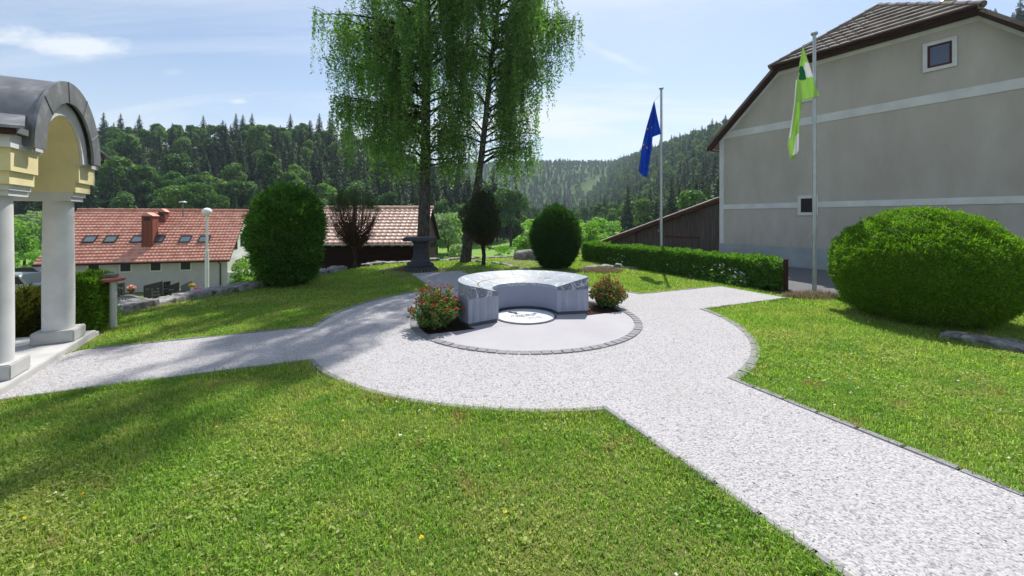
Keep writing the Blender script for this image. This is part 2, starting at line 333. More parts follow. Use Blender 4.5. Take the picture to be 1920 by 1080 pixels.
class MB:
    def __init__(s): s.v = []; s.f = []; s.m = []
    def add(s, V, Fs, mi=0):
        b = len(s.v); s.v += [tuple(v) for v in V]; s.f += [tuple(i + b for i in f) for f in Fs]; s.m += [mi] * len(Fs); return s
    def box(s, lo, hi, mi=0, fr=None):
        x0, y0, z0 = lo; x1, y1, z1 = hi
        V = [(x0, y0, z0), (x1, y0, z0), (x1, y1, z0), (x0, y1, z0), (x0, y0, z1), (x1, y0, z1), (x1, y1, z1), (x0, y1, z1)]
        if fr: V = [fr(*v) for v in V]
        return s.add(V, [(0, 3, 2, 1), (4, 5, 6, 7), (0, 1, 5, 4), (1, 2, 6, 5), (2, 3, 7, 6), (3, 0, 4, 7)], mi)
    def prism(s, P, Q, mi=0):       # two matching polygons (lists of 3d points)
        n = len(P); return s.add(list(P) + list(Q), [tuple(range(n))[::-1], tuple(range(n, 2 * n))] + [(i, (i + 1) % n, n + (i + 1) % n, n + i) for i in range(n)], mi)
    def extrude(s, poly, z0, z1, mi=0): return s.prism([(x, y, z0) for x, y in poly], [(x, y, z1) for x, y in poly], mi)
    def lathe(s, prof, c, n=24, mi=0, fr=None):
        V = []; Fs = []
        for r, z in prof:
            for i in range(n):
                a = 2 * math.pi * i / n; p = (c[0] + r * math.cos(a), c[1] + r * math.sin(a), c[2] + z); V.append(fr(*p) if fr else p)
        for j in range(len(prof) - 1):
            for i in range(n): Fs.append((j * n + i, j * n + (i + 1) % n, (j + 1) * n + (i + 1) % n, (j + 1) * n + i))
        Fs.append(tuple(range(n))[::-1]); Fs.append(tuple(range((len(prof) - 1) * n, len(prof) * n)))
        return s.add(V, Fs, mi)
    def tube(s, pts, rad, n=8, mi=0):
        pts = [Vector(p) for p in pts]; V = []; Fs = []
        if not isinstance(rad, (list, tuple, np.ndarray)): rad = [rad] * len(pts)
        for i, p in enumerate(pts):
            t = (pts[min(i + 1, len(pts) - 1)] - pts[max(i - 1, 0)]).normalized()
            a = t.cross(Vector((0, 0, 1)) if abs(t.z) < .9 else Vector((0, 1, 0))).normalized(); b = t.cross(a)
            for k in range(n):
                an = 2 * math.pi * k / n; V.append(p + (a * math.cos(an) + b * math.sin(an)) * rad[i])
        for i in range(len(pts) - 1):
            for k in range(n): Fs.append((i * n + k, i * n + (k + 1) % n, (i + 1) * n + (k + 1) % n, (i + 1) * n + k))
        Fs.append(tuple(range(n))); Fs.append(tuple(range((len(pts) - 1) * n, len(pts) * n))[::-1])
        return s.add(V, Fs, mi)
    def build(s, name, mats, parent=None, smooth=False, bevel=0):
        off = OFF[parent] if parent is not None else np.zeros(3)
        me = bpy.data.meshes.new(name); me.from_pydata([(v[0] - off[0], v[1] - off[1], v[2] - off[2]) for v in s.v], [], s.f)
        bm = bmesh.new(); bm.from_mesh(me); bmesh.ops.recalc_face_normals(bm, faces=bm.faces)
        if bevel: bmesh.ops.bevel(bm, geom=[e for e in bm.edges if len(e.link_faces) == 2 and e.calc_face_angle(0) > .5], offset=bevel, segments=2, affect='EDGES', clamp_overlap=True)
        bm.to_mesh(me); bm.free()
        if not bevel:
            me.polygons.foreach_set('material_index', s.m)
        o = link(name, me, parent, mats)
        if smooth:
            me.polygons.foreach_set('use_smooth', np.ones(len(me.polygons), bool))
            try:
                bm = bmesh.new(); bm.from_mesh(me)
                for e in bm.edges:
                    if len(e.link_faces) == 2 and e.calc_face_angle(0) > R(38): e.smooth = False
                bm.to_mesh(me); bm.free()
            except Exception: pass
        return o
def at(px, py, Y): return np.array([(px - 960) / F * Y, Y, H - (py - 410) / F * Y])
def gnd(px, py): Y = H * F / (py - 410); return ((px - 960) / F * Y, Y)
def frame(O, ang):
    c, s_ = math.cos(ang), math.sin(ang)
    return lambda x, y, z: (O[0] + x * c - y * s_, O[1] + x * s_ + y * c, z + (O[2] if len(O) > 2 else 0))
def unit(v): return v / np.maximum(np.linalg.norm(v, axis=-1, keepdims=True), 1e-9)
def leaves(P, N, size, asp=.5, tilt=.6, rng=RNG, var=.35):
    """diamond shaped leaves at P facing roughly N"""
    n = len(P); N = unit(unit(N) + rng.normal(0, tilt, (n, 3)))
    a = unit(np.cross(N, rng.normal(0, 1, (n, 3)))); b = np.cross(N, a)
    s = size * (1 + var * rng.normal(0, 1, (n, 1))).clip(.4, 2)
    V = np.stack([P - a * s, P + b * s * asp, P + a * s, P - b * s * asp], 1).reshape(-1, 3)
    return V, np.arange(4 * n).reshape(-1, 4)
def joinq(*VQ):
    V = []; Q = []; m = []; b = 0
    for i, (v, q) in enumerate(VQ): V.append(v); Q.append(q + b); m.append(np.full(len(q), i)); b += len(v)
    return np.concatenate(V), np.concatenate(Q), np.concatenate(m)
def vnoise(P, sc, seed=0):      # cheap smooth pseudo noise, -1..1
    r = np.random.default_rng(seed); o = np.zeros(len(P))
    for k in range(7):
        d_ = unit(r.normal(0, 1, 3)) * sc * (1 + .45 * k); o += np.sin(P @ d_ + r.uniform(0, 6.28)) / (1 + .35 * k)
    return o / 2.6
def sst(a, b, x): t = np.clip((x - a) / (b - a), 0, 1); return t * t * (3 - 2 * t)

# ------------------------------------------------------------------ ground plan of the garden
C0 = np.array([.24, 7.26]); AX = R(24.3); e1 = np.array([math.cos(AX), math.sin(AX)]); e2 = np.array([-math.sin(AX), math.cos(AX)])
def ax(a, b): p = C0 + a * e1 + b * e2; return (p[0], p[1])
RG = 3.52; HW = .83
plateau = [(-30, -14), (-30, 1.5), (-11, 4.2), (-8.4, 6.0), (-7.5, 7.2), (-7.45, 8.3), (-7.1, 9.44), (-6.75, 10.3), (-6.4, 12), (-5.9, 14.0), (-5.2, 15.9), (-3.3, 17.2), (-1.4, 18.4), (.3, 19.2), (2.2, 19.8), (5, 21.5), (9, 30), (60, 34), (60, -14)]
PP = np.array(plateau, float)
def pdist(x, y):
    """signed distance to the plateau edge, positive outside"""
    x = np.asarray(x, float); y = np.asarray(y, float); best = np.full(x.shape, 1e9); ins = np.zeros(x.shape, bool)
    for i in range(len(PP)):
        a = PP[i]; b = PP[(i + 1) % len(PP)]; ex, ey = b - a; L = ex * ex + ey * ey
        t = np.clip(((x - a[0]) * ex + (y - a[1]) * ey) / L, 0, 1); best = np.minimum(best, np.hypot(x - a[0] - t * ex, y - a[1] - t * ey))
        if ey != 0:
            cr = ((a[1] > y) != (b[1] > y)) & (x < (b[0] - a[0]) * (y - a[1]) / ey + a[0]); ins ^= cr
    return np.where(ins, -best, best)
def terrain(x, y):
    x = np.asarray(x, float); y = np.asarray(y, float); d_ = pdist(x, y)
    left = sst(-3.5, -6.5, x)
    near = -1.15 * sst(.02, .35, d_) * left - .35 * sst(.1, 2.0, d_) * (1 - left) - .7 * sst(2, 11, d_) - (2.85 + .8 * (1 - left)) * sst(9 - 6 * (1 - left), 20 - 6 * (1 - left), d_)
    near = np.maximum(near, -4.7)
    dr = np.maximum(x - (30 + .03 * y), (y - 430 - .5 * np.maximum(0, 40 - x)) * .45)
    hr = (56 + .066 * y) * sst(0, 150, dr)
    hl = 37.5 * sst(78, 190, y) * sst(34, -95, x)
    far = np.maximum(hr, hl) * sst(30, 70, np.maximum(y, x * 1.2))
    far = far + 1.6 * sst(100, 170, y) 
    return near + far
def in_gravel(x, y, pad=0.0):
    a = (x - C0[0]) * e1[0] + (y - C0[1]) * e1[1]; b = (x - C0[0]) * e2[0] + (y - C0[1]) * e2[1]
    g = np.hypot(a, b) < RG + pad
    g |= (np.abs(a) < HW + pad) & (b < 0)
    g |= (np.abs(b) < HW + pad) & (a < 0) & (a > -6.3 - pad) & (x > -6.15)
    g |= (np.abs(b) < HW + pad) & (a > 0) & (a < 6.15)
    g |= (np.abs(a) < HW + pad) & (b > 0) & (b < 6.7 + pad)
    return g
# terrain sheet
def axis(*segs):
    o = []
    for a, b, st in segs: o += list(np.arange(a, b, st))
    return np.array(o + [segs[-1][1]])
gx = axis((-1400, -300, 60), (-300, -60, 8), (-60, -14, 1.6), (-14, 14, .2), (14, 60, 1.6), (60, 320, 8), (320, 1400, 60))
gy = axis((-60, -10, 5), (-10, 2, 1), (2, 22, .2), (22, 60, 1.2), (60, 220, 4), (220, 1000, 16), (1000, 1800, 80))
XX, YY = np.meshgrid(gx, gy); ZZ = terrain(XX, YY)
ZZ = ZZ + .015 * vnoise(np.stack([XX.ravel(), YY.ravel(), 0 * XX.ravel()], 1), 1.3, 3).reshape(XX.shape) * (~in_gravel(XX, YY, .35)) * (pdist(XX, YY) < 0) - .012
V = np.stack([XX, YY, ZZ], -1).reshape(-1, 3); nx = len(gx); i = np.arange((len(gy) - 1) * nx).reshape(-1, nx)[:, :-1].ravel()
np_mesh('terrain', V, np.stack([i, i + 1, i + nx + 1, i + nx], 1), None, 'earth_green', smooth=True)['kind'] = 'structure'

# gravel: disc and three arms as one triangulated sheet
def arc(cx, cy, r, a0, a1, n): return [(cx + r * math.cos(a0 + (a1 - a0) * k / n), cy + r * math.sin(a0 + (a1 - a0) * k / n)) for k in range(n + 1)]
th = math.asin(HW / RG)
def gravel_outline(r, hw, la=6.3, lc=6.15, ld=6.7):
    t_ = math.asin(hw / r); o = []
    o += [ax(hw, -14)]                                        # right edge of the near arm
    o += [ax(*p) for p in arc(0, 0, r, -math.pi / 2 + t_, -t_, 30)]
    o += [ax(lc, -hw), ax(lc, hw)]
    o += [ax(*p) for p in arc(0, 0, r, t_, math.pi / 2 - t_, 30)]
    o += [ax(hw, ld), ax(-hw, ld)]
    o += [ax(*p) for p in arc(0, 0, r, math.pi / 2 + t_, math.pi - t_, 30)]
    o += [ax(-la, hw), ax(-la - .9, -hw)]
    o += [ax(*p) for p in arc(0, 0, r, math.pi + t_, 1.5 * math.pi - t_, 30)]
    o += [ax(-hw, -14)]
    return o
def sheet(name, poly, z, m, kind='structure'):
    me = bpy.data.meshes.new(name); bm = bmesh.new(); f = bm.faces.new([bm.verts.new((x, y, z)) for x, y in poly]); bmesh.ops.triangulate(bm, faces=[f])
    bmesh.ops.recalc_face_normals(bm, faces=bm.faces)
    for f in bm.faces:
        if f.normal.z < 0: f.normal_flip()
    bm.to_mesh(me); bm.free(); o = link(name, me, None, m)
    if kind: o['kind'] = kind
    return o
sheet('gravel_path', gravel_outline(RG, HW), .018, 'white_gravel')
# kerbs of setts along the gravel edge
def kerb_run(pts, wd, z0, z1, L, gap=.012, side=1, name='kerb', m='kerb_stone'):
    b = MB(); P = [Vector((p[0], p[1], 0)) for p in pts]; seg = [(P[i + 1] - P[i]).length for i in range(len(P) - 1)]; tot = sum(seg); n = max(1, int(tot / L))
    def loc(s_):
        i = 0
        while i < len(seg) - 1 and s_ > seg[i]: s_ -= seg[i]; i += 1
        t_ = (P[i + 1] - P[i]).normalized(); return P[i] + t_ * s_, t_
    for k in range(n):
        a, ta = loc(tot * k / n + gap / 2); c, tc_ = loc(tot * (k + 1) / n - gap / 2); na = Vector((-ta.y, ta.x, 0)) * side; nc = Vector((-tc_.y, tc_.x, 0)) * side
        h = z1 + random.uniform(-.004, .004); w1 = wd + random.uniform(-.006, .006)
        q = [a, c, c + nc * w1, a + na * w1]; b.prism([(p.x, p.y, z0) for p in q], [(p.x, p.y, h) for p in q])
    return b.build(name, m, None, bevel=.006)
for pts, wd, sd_ in (([ax(HW, -14), ax(HW, -math.sqrt(RG**2 - HW**2))], .075, -1),
                     ([ax(*p) for p in arc(0, 0, RG, -math.pi / 2 + th, -th, 40)], .11, -1),
                     ([ax(math.sqrt(RG**2 - HW**2), -HW), ax(6.15, -HW)], .05, -1),
                     ([ax(*p) for p in arc(0, 0, RG, th, math.pi / 2 - th, 40)], .09, -1),
                     ([ax(6.15, HW), ax(math.sqrt(RG**2 - HW**2), HW)], .05, -1),
                     ([ax(HW, math.sqrt(RG**2 - HW**2)), ax(HW, 6.7)], .05, -1),
                     ([ax(-HW, 6.7), ax(-HW, math.sqrt(RG**2 - HW**2))], .05, -1),
                     ([ax(*p) for p in arc(0, 0, RG, math.pi / 2 + th, math.pi - th, 40)], .10, -1),
                     ([ax(-math.sqrt(RG**2 - HW**2), HW), ax(-6.2, HW)], .05, -1),
                     ([ax(-7.2, -HW), ax(-math.sqrt(RG**2 - HW**2), -HW)], .04, -1),
                     ([ax(*p) for p in arc(0, 0, RG, math.pi + th, 1.5 * math.pi - th, 40)], .07, -1),
                     ([ax(-HW, -math.sqrt(RG**2 - HW**2)), ax(-HW, -14)], .05, -1)):
    kerb_run(pts, wd, -.05, .026, .30, side=sd_)['kind'] = 'structure'
RK = 2.03
kerb_run([ax(*p) for p in arc(0, 0, RK, 0, 2 * math.pi, 180)], .13, -.03, .032, .15, side=1, name='round_kerb')['kind'] = 'structure'
# smooth half round floor and planting bed (divided by the chord through the monument's ends)
RI = RK - .135; cb = -.40; ca = math.asin(-cb / RI)
sheet('smooth_paving', [ax(*p) for p in arc(0, 0, RI, math.pi + ca, 2 * math.pi - ca, 60)], .024, 'smooth_paving')
sheet('inner_paving', [ax(*p) for p in arc(0, 0, 1.16, -.02 - math.asin(-cb / 1.16), math.pi + .02 + math.asin(-cb / 1.16), 60)], .026, 'smooth_paving')
bed = [ax(*p) for p in arc(0, 0, RI, -ca, math.pi + ca, 60)]
sheet('planting_bed', bed, .0225, 'dark_soil')

# road by the house, stony path at the back, beyond
sheet('road', [(7.0, 9.35), (6.75, 10.1), (6.4, 11.5), (4.2, 20), (9.5, 30), (30, 30), (30, -6), (20, -6), (13.0, 5.0), (9.5, 9.1)], .006, 'asphalt')
sheet('stony_path', [(-.6, 17.6), (.6, 13.2), (1.1, 12.2), (2.2, 12.2), (2.0, 15), (1.6, 19.2), (.3, 19)], .012, 'stony_earth')
sheet('bare_soil', [(-4.6, 13.6), (-3.4, 12.6), (-1.2, 13.2), (.4, 13.0), (.8, 13.9), (-.8, 14.6), (-3, 14.6), (-4.6, 14.6)], .008, 'stony_earth')

# ------------------------------------------------------------------ lawn
def blades(n, x0, x1, y0, y1, h, wd, seed, two=True):
    r = np.random.default_rng(seed); x = r.uniform(x0, x1, n); y = r.uniform(y0, y1, n)
    edge = in_gravel(x, y, .045); k = ~edge & (pdist(x, y) < -.05) & ~((x > 6.3) & (y > 9.4)) & (np.abs(x) < y * 1.36 + .8)
    # portico floor and road stay clear
    u_ = (x + 6.0) * .861 + (y - 4.95) * .508
    k &= ~((u_ < .34) & (x < -3.5) & (y < 6.4)); k &= ~((x > 6.6) & (y > 9.15) & (y < 9.5)) & ~(x > 13.2 - .55 * y + 5.5)
    x, y = x[k], y[k]; P = np.stack([x, y, np.zeros(len(x))], 1)
    dens = .5 + .5 * vnoise(P, 1.1, 5); kk = r.uniform(0, 1, len(x)) < (.62 + .38 * dens)
    P = P[kk]; n = len(P); vn = vnoise(P, 1.7, 9)
    edge = in_gravel(P[:, 0], P[:, 1], .16)
    hh = h * r.uniform(.45, 1.25, n) * (1 + .3 * vn) * np.where(edge, 1.7, 1.0)
    a = r.uniform(0, 2 * np.pi, n); d_ = np.stack([np.cos(a), np.sin(a), np.zeros(n)], 1); sd = np.stack([-np.sin(a), np.cos(a), np.zeros(n)], 1)
    b = r.uniform(.2, 1.3, n)[:, None]; hh = hh[:, None]; ww = wd * r.uniform(.6, 1.4, n)[:, None]
    up = np.array([0, 0, 1.0]); g = P - up * .015
    mid = P + up * hh * .6 + d_ * hh * b * .35; tip = P + up * hh * (1 - .25 * b) + d_ * hh * b
    if two:
        V = np.stack([g - sd * ww, g + sd * ww, mid + sd * ww * .8, mid - sd * ww * .8, tip + sd * ww * .12, tip - sd * ww * .12], 1).reshape(-1, 3)
        i = np.arange(n)[:, None] * 6; return V, np.concatenate([i + [0, 1, 2, 3], i + [3, 2, 4, 5]])
    V = np.stack([g - sd * ww, g + sd * ww, tip + sd * ww * .15, tip - sd * ww * .15], 1).reshape(-1, 3)
    return V, np.arange(4 * n).reshape(-1, 4)
def clover(n, x0, x1, y0, y1, seed):
    r = np.random.default_rng(seed); x = r.uniform(x0, x1, n); y = r.uniform(y0, y1, n)
    P = np.stack([x, y, 0 * x], 1); k = ~in_gravel(x, y, .06) & (vnoise(P, 2.0, 21) + .6 * vnoise(P, 7.0, 22) + r.normal(0, .45, n) > .35) & (np.abs(x) < y * 1.36 + .5)
    P = P[k]; P = np.repeat(P, 3, 0) + r.normal(0, .012, (3 * len(P), 3)) * [1, 1, .1]; P[:, 2] = r.uniform(.015, .035, len(P))
    return leaves(P, np.tile([0, 0, 1.0], (len(P), 1)), .0095, .75, .55, r)
V, Q, m_ = joinq(blades(380000, -5.6, 5.8, 1.5, 4.4, .034, .0030, 1), blades(400000, -8.5, 11, 4.2, 8, .036, .0050, 2, False),
                 blades(240000, -8.5, 9.6, 8, 13, .042, .0075, 3, False), blades(110000, -8, 8, 13, 20, .06, .012, 4, False), clover(90000, -6, 8, 1.6, 7.5, 5))
lo = np_mesh('lawn_grass', V, Q, None, 'grass_blades'); tag(lo, 'short mown lawn grass with clover between the gravel paths', 'grass', kind='stuff')

r = np.random.default_rng(15)
def lawn_pts(n, x0, x1, y0, y1):
    x = r.uniform(x0, x1, n); y = r.uniform(y0, y1, n); k_ = ~in_gravel(x, y, .1) & (pdist(x, y) < -.3) & (np.abs(x) < y * 1.3) & ~((x > 6.2) & (y > 8.5)) & ~((x < -4.6) & (y < 6.2)); return np.stack([x[k_], y[k_], 0 * x[k_]], 1)
Pd = lawn_pts(1100, -8, 9, 1.8, 12); Pd = Pd[vnoise(Pd, 1.1, 33) > .0]; Pd[:, 2] = r.uniform(.03, .05, len(Pd)); Pd = np.repeat(Pd, 3, 0) + r.normal(0, .004, (3 * len(Pd), 3))
V1 = leaves(Pd, np.tile([0, 0, 1.0], (len(Pd), 1)), .007, .95, .3, r); Py = lawn_pts(60, -6, 8, 1.8, 9); Py[:, 2] = .045; Py = np.repeat(Py, 4, 0) + r.normal(0, .003, (4 * len(Py), 3)); V2 = leaves(Py, np.tile([0, 0, 1.0], (len(Py), 1)), .009, .95, .3, r)
Pb = lawn_pts(420, -7, 8, 1.8, 10); Pb[:, 2] = .03; V3 = leaves(Pb, np.tile([0, 0, 1.0], (len(Pb), 1)), .017, .5, .5, r)
Pw = lawn_pts(170, -7, 9, 1.9, 11); Pw = np.repeat(Pw, 9, 0); aa = np.tile(np.arange(9) * .7, len(Pw) // 9) + r.normal(0, .2, len(Pw)); D_ = np.stack([np.cos(aa), np.sin(aa), .35 + 0 * aa], 1); L_ = r.uniform(.03, .065, (len(Pw), 1)); wv = np.stack([-np.sin(aa), np.cos(aa), 0 * aa], 1) * L_ * .16
V4 = (np.stack([Pw, Pw + D_ * L_ * .6 + wv, Pw + D_ * L_, Pw + D_ * L_ * .6 - wv], 1).reshape(-1, 3) + [0, 0, .01], np.arange(4 * len(Pw)).reshape(-1, 4))
V, Q, mi = joinq(V1, V2, V3, V4); tag(np_mesh('lawn_weeds', V, Q, None, ['petal_white', 'petal_yellow', 'dry_straw', 'hedge_leaf'], mi), 'tiny white and yellow flowers, rosettes and dry leaves scattered in the lawn', 'weeds', kind='stuff')
# loose pebbles on and beside the gravel
n = 5000; x = r.uniform(-6, 6, n); y = r.uniform(1.6, 8.5, n); k_ = in_gravel(x, y, .10) & (np.hypot(x - C0[0], y - C0[1]) > 2.1) & ((~in_gravel(x, y, -.06)) | (r.uniform(size=n) < .55)) & (np.abs(x) < y * 1.35); x = x[k_]; y = y[k_]; n = len(x)
o8 = np.array([(1, 0, 0), (0, 1, 0), (-1, 0, 0), (0, -1, 0), (0, 0, .7), (0, 0, -.7)]); sz = r.uniform(.0035, .0075, (n, 1, 1)); st_ = r.uniform(.7, 1.3, (n, 6, 1)); an = r.uniform(0, 6.28, n); ca_, sa_ = np.cos(an)[:, None], np.sin(an)[:, None]
B = o8[None] * st_ * sz * np.array([1.3, .9, 1]); V = np.stack([B[..., 0] * ca_ - B[..., 1] * sa_ + x[:, None], B[..., 0] * sa_ + B[..., 1] * ca_ + y[:, None], B[..., 2] + .021], -1).reshape(-1, 3)
f8 = np.array([(0, 1, 4), (1, 2, 4), (2, 3, 4), (3, 0, 4), (1, 0, 5), (2, 1, 5), (3, 2, 5), (0, 3, 5)]); Q = (np.arange(n)[:, None, None] * 6 + f8).reshape(-1, 3)
def _peb(t): return bsdf(t, t.ramp(t.geo.outputs['Random Per Island'], [(0, (.34, .33, .33)), (.2, (.42, .41, .41)), (1, (.52, .51, .52))]), .9)
mat('pebble', _peb); tag(np_mesh('loose_gravel', V, Q, None, 'pebble'), 'loose pale pebbles lying on the gravel and its edges', 'gravel', kind='stuff')

# ------------------------------------------------------------------ monument
CM = (C0[0], C0[1], 0)
mon = empty('monument', CM, 'low horseshoe-shaped stone monument with sloping veined slab at the centre of the gravel circle', 'monument')
A0, A1 = AX + R(-14), AX + R(194); NR = 64
def ring_sector(mb, prof, a0, a1, n, mi=0, capmi=None):
    """prof: closed list of (r, z)"""
    k = len(prof); V = []; Fs = []
    for i in range(n + 1):
        a = a0 + (a1 - a0) * i / n; V += [(CM[0] + r * math.cos(a), CM[1] + r * math.sin(a), z) for r, z in prof]
    for i in range(n):
        for j in range(k): Fs.append((i * k + j, i * k + (j + 1) % k, (i + 1) * k + (j + 1) % k, (i + 1) * k + j))
    mb.add(V, Fs, mi); mb.add(V[:k], [tuple(range(k))], mi if capmi is None else capmi); mb.add(V[-k:], [tuple(range(k))[::-1]], mi if capmi is None else capmi)
RO, RN = 1.21, .60
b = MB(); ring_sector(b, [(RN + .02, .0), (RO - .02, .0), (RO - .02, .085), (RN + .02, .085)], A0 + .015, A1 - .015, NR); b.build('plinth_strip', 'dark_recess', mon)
b = MB(); ring_sector(b, [(RN, .085), (RO, .085), (RO, .478), (RN, .478)], A0, A1, NR, 0, 1); b.build('curved_body', ['smooth_concrete', 'monument_concrete'], mon, smooth=True)
ns = 9
for k in range(ns):
    a0 = A0 + (A1 - A0) * k / ns + (.0015 if k else 0); a1 = A0 + (A1 - A0) * (k + 1) / ns - (.0015 if k < ns - 1 else 0)
    b = MB(); ring_sector(b, [(RN, .480), (RO, .480), (RO, .712), (RN, .545)], a0, a1, 8, 0, 1 if k in (0, ns - 1) else 0)
    b.build('top_slab', ['slab_stone', 'split_stone'], mon, smooth=True)
b = MB()      # gilded inscription line let into the slope, too small to read
rr = .86; zt = .545 + (rr - RN) / (RO - RN) * (.712 - .545)
for k in range(74):
    if random.random() < .12: continue
    a = AX + R(186) - R(160) * k / 74; w_ = random.uniform(.006, .011)
    for dr_ in (0,):
        V = []
        for zz_ in (.0005, .004):
            V += [(CM[0] + (rr + p) * math.cos(a + q / rr), CM[1] + (rr + p) * math.sin(a + q / rr), zt + p * .275 + zz_) for p, q in ((-.013, -w_), (.013, -w_), (.013, w_), (-.013, w_))]
        b = MB(); b.prism(V[:4], V[4:]); b.build('gilded_letter', 'gold', mon)
# name plate disc, an own thing laid in the floor
disc = empty('memorial_plaque', (C0[0], C0[1], .03), 'round white marble memorial plaque with black lettering set in the floor inside the monument', 'plaque')
b = MB(); b.lathe([(.565, .026), (.565, .040), (.53, .040), (.53, .03)], (C0[0], C0[1], 0), 72); b.build('border_ring', 'dark_recess', disc)
b = MB(); b.lathe([(.528, .026), (.528, .046)], (C0[0], C0[1], 0), 72); b.build('marble_disc', 'marble', disc)
def text_mesh(name, body, size, loc, ang, m, parent, ext=.0015, align='CENTER'):
    cu = bpy.data.curves.new('t', 'FONT'); cu.body = body; cu.size = size; cu.extrude = ext; cu.align_x = align; cu.offset = size * .012
    to = bpy.data.objects.new('t', cu); COL.objects.link(to); dg = bpy.context.evaluated_depsgraph_get()
    me = bpy.data.meshes.new_from_object(to.evaluated_get(dg)); bpy.data.objects.remove(to)
    me.transform(Matrix.Translation(Vector(loc) - Vector(OFF[parent])) @ Matrix.Rotation(ang, 4, 'Z')); me.materials.clear(); return link(name, me, parent, m)
for s_, sz, a, c in (('FRANC MIHAEL', .078, .0, .03), ('PAGLOVEC', .078, .0, -.055), ('* 25. 9. 1679', .052, .06, -.20), ('† 11. 2. 1759', .052, .06, -.275)):
    p = ax(a, c - .02); text_mesh('lettering', s_, sz, (p[0], p[1], .0475), AX, 'ink_black', disc)
# goblet-like bronze emblem beside the name
b = MB(); em = [(-.10, 0), (.06, .0), (.02, .012), (-.01, .05), (.035, .085), (.06, .12), (.05, .155), (-.01, .17), (-.09, .165), (-.12, .20), (-.16, .205), (-.17, .225), (-.12, .235), (-.085, .215), (-.13, .15), (-.10, .115), (-.05, .09), (-.03, .05), (-.05, .012)]
P = [ax(-.09 + x * .62, .13 + y * .9) for x, y in em]
b.prism([(x, y, .046) for x, y in P], [(x, y, .054) for x, y in P]); b.build('bronze_emblem', 'bronze', disc)

# ------------------------------------------------------------------ flower bushes
def blob_points(n, c, rad, r=RNG, inner=.55, pw=1.0):
    d_ = unit(r.normal(0, 1, (n, 3))); k = (inner + (1 - inner) * r.uniform(0, 1, (n, 1)) ** pw); return np.array(c) + d_ * np.array(rad) * k, d_
def flower_bush(c, rx, ry, h, label, seed, nf=260):
    r = np.random.default_rng(seed); root = empty('flowering_shrub', (c[0], c[1], .02), label, 'flower bush', 'red flowering shrubs beside the monument')
    st = MB(); P = []; N = []; FP = []
    for k in range(210):
        a = r.uniform(0, 6.283); q = math.sqrt(r.uniform(0, 1)); end = np.array([c[0] + rx * q * math.cos(a), c[1] + ry * q * math.sin(a), h * (1.02 - .55 * q ** 2.2) * r.uniform(.72, 1.08)])
        o = np.array([c[0] + .35 * rx * q * math.cos(a), c[1] + .35 * ry * q * math.sin(a), .02]); mid = (o + end) / 2 + np.array([0, 0, .06])
        st.tube([o, mid, end], [.004, .003, .0018], 3)
        ts = r.uniform(.15, 1, 34)[:, None]; pts = (1 - ts) ** 2 * o + 2 * ts * (1 - ts) * mid + ts ** 2 * end
        P.append(pts + r.normal(0, .022, pts.shape)); N.append(unit(r.normal(0, 1, pts.shape) + [0, 0, .8]))
        if r.uniform() < .85: FP.append(end + [0, 0, .01])
        for _ in range(1 if r.uniform() < .25 else 0): FP.append(pts[0] + (end - o) * .25 + r.normal(0, .03, 3))
    V, Q = leaves(np.concatenate(P), np.concatenate(N), .021, .55, .5, r); np_mesh('foliage', V, Q, root, 'flower_green')
    st.build('stems', 'twig_bark', root)
    n = 0
    for p in FP[:nf]:
        PP_, NN = blob_points(14, p, (.015, .015, .012), r, .6); V, Q = leaves(PP_, NN, .010, .8, .3, r)
        if n < 90: np_mesh('flower_head', V, Q, root, 'petal_red'); n += 1
        else:
            rest = locals().get('rest', []); rest.append((V, Q))
    if n >= 90 and rest:
        V, Q, _ = joinq(*rest); o = np_mesh('flower_heads', V, Q, root, 'petal_red'); o['kind'] = 'stuff'
    return root
bl = ax(-1.53, -.12); br = ax(1.53, -.05)
flower_bush((-1.24, 6.53), .46, .50, .70, 'large red-flowering shrub against the left end of the monument', 31)
flower_bush((1.93, 8.05), .38, .42, .60, 'smaller red-flowering shrub against the right end of the monument', 32)
b = MB(); b.box((-.07, -.05, .02), (.07, .05, .07), 0, frame((1.44, 7.72, 0), AX)); tag(b.build('orange_stone', 'orange_stone', None, bevel=.012), 'small orange stone at the foot of the right end of the monument', 'stone')

# ------------------------------------------------------------------ portico at left
PT = empty('portico', (-6.0, 4.95, 0), 'white and yellow arched portico with round columns and grey sheet metal barrel roof', 'portico')
pf = frame((-6.0, 4.95), R(30.5))       # local x: outward, y: along the face, away from the camera
SP = 2.56
b = MB(); b.box((-3.4, -1.45, -.05), (.27, 1.24, .09), 0, pf); b.box((-.1, 1.24, -.05), (.27, 1.36, .05), 0, pf); b.build('floor_slab', 'grey_plinth', PT, bevel=.008)
for cx in (0.02, -2.3):
    for sy in (.77, -.77):
        p = pf(cx, sy, 0)
        k = MB(); k.box((cx - .205, sy - .205, .09), (cx + .215, sy + .205, .255), 0, pf); k.build('column_base', 'grey_plinth', PT, bevel=.012)
        k = MB(); k.lathe([(.158, .255), (.160, .5), (.157, 1.2), (.148, 2.045)], (p[0], p[1], 0), 48); k.build('column', 'white_stucco', PT, smooth=True)
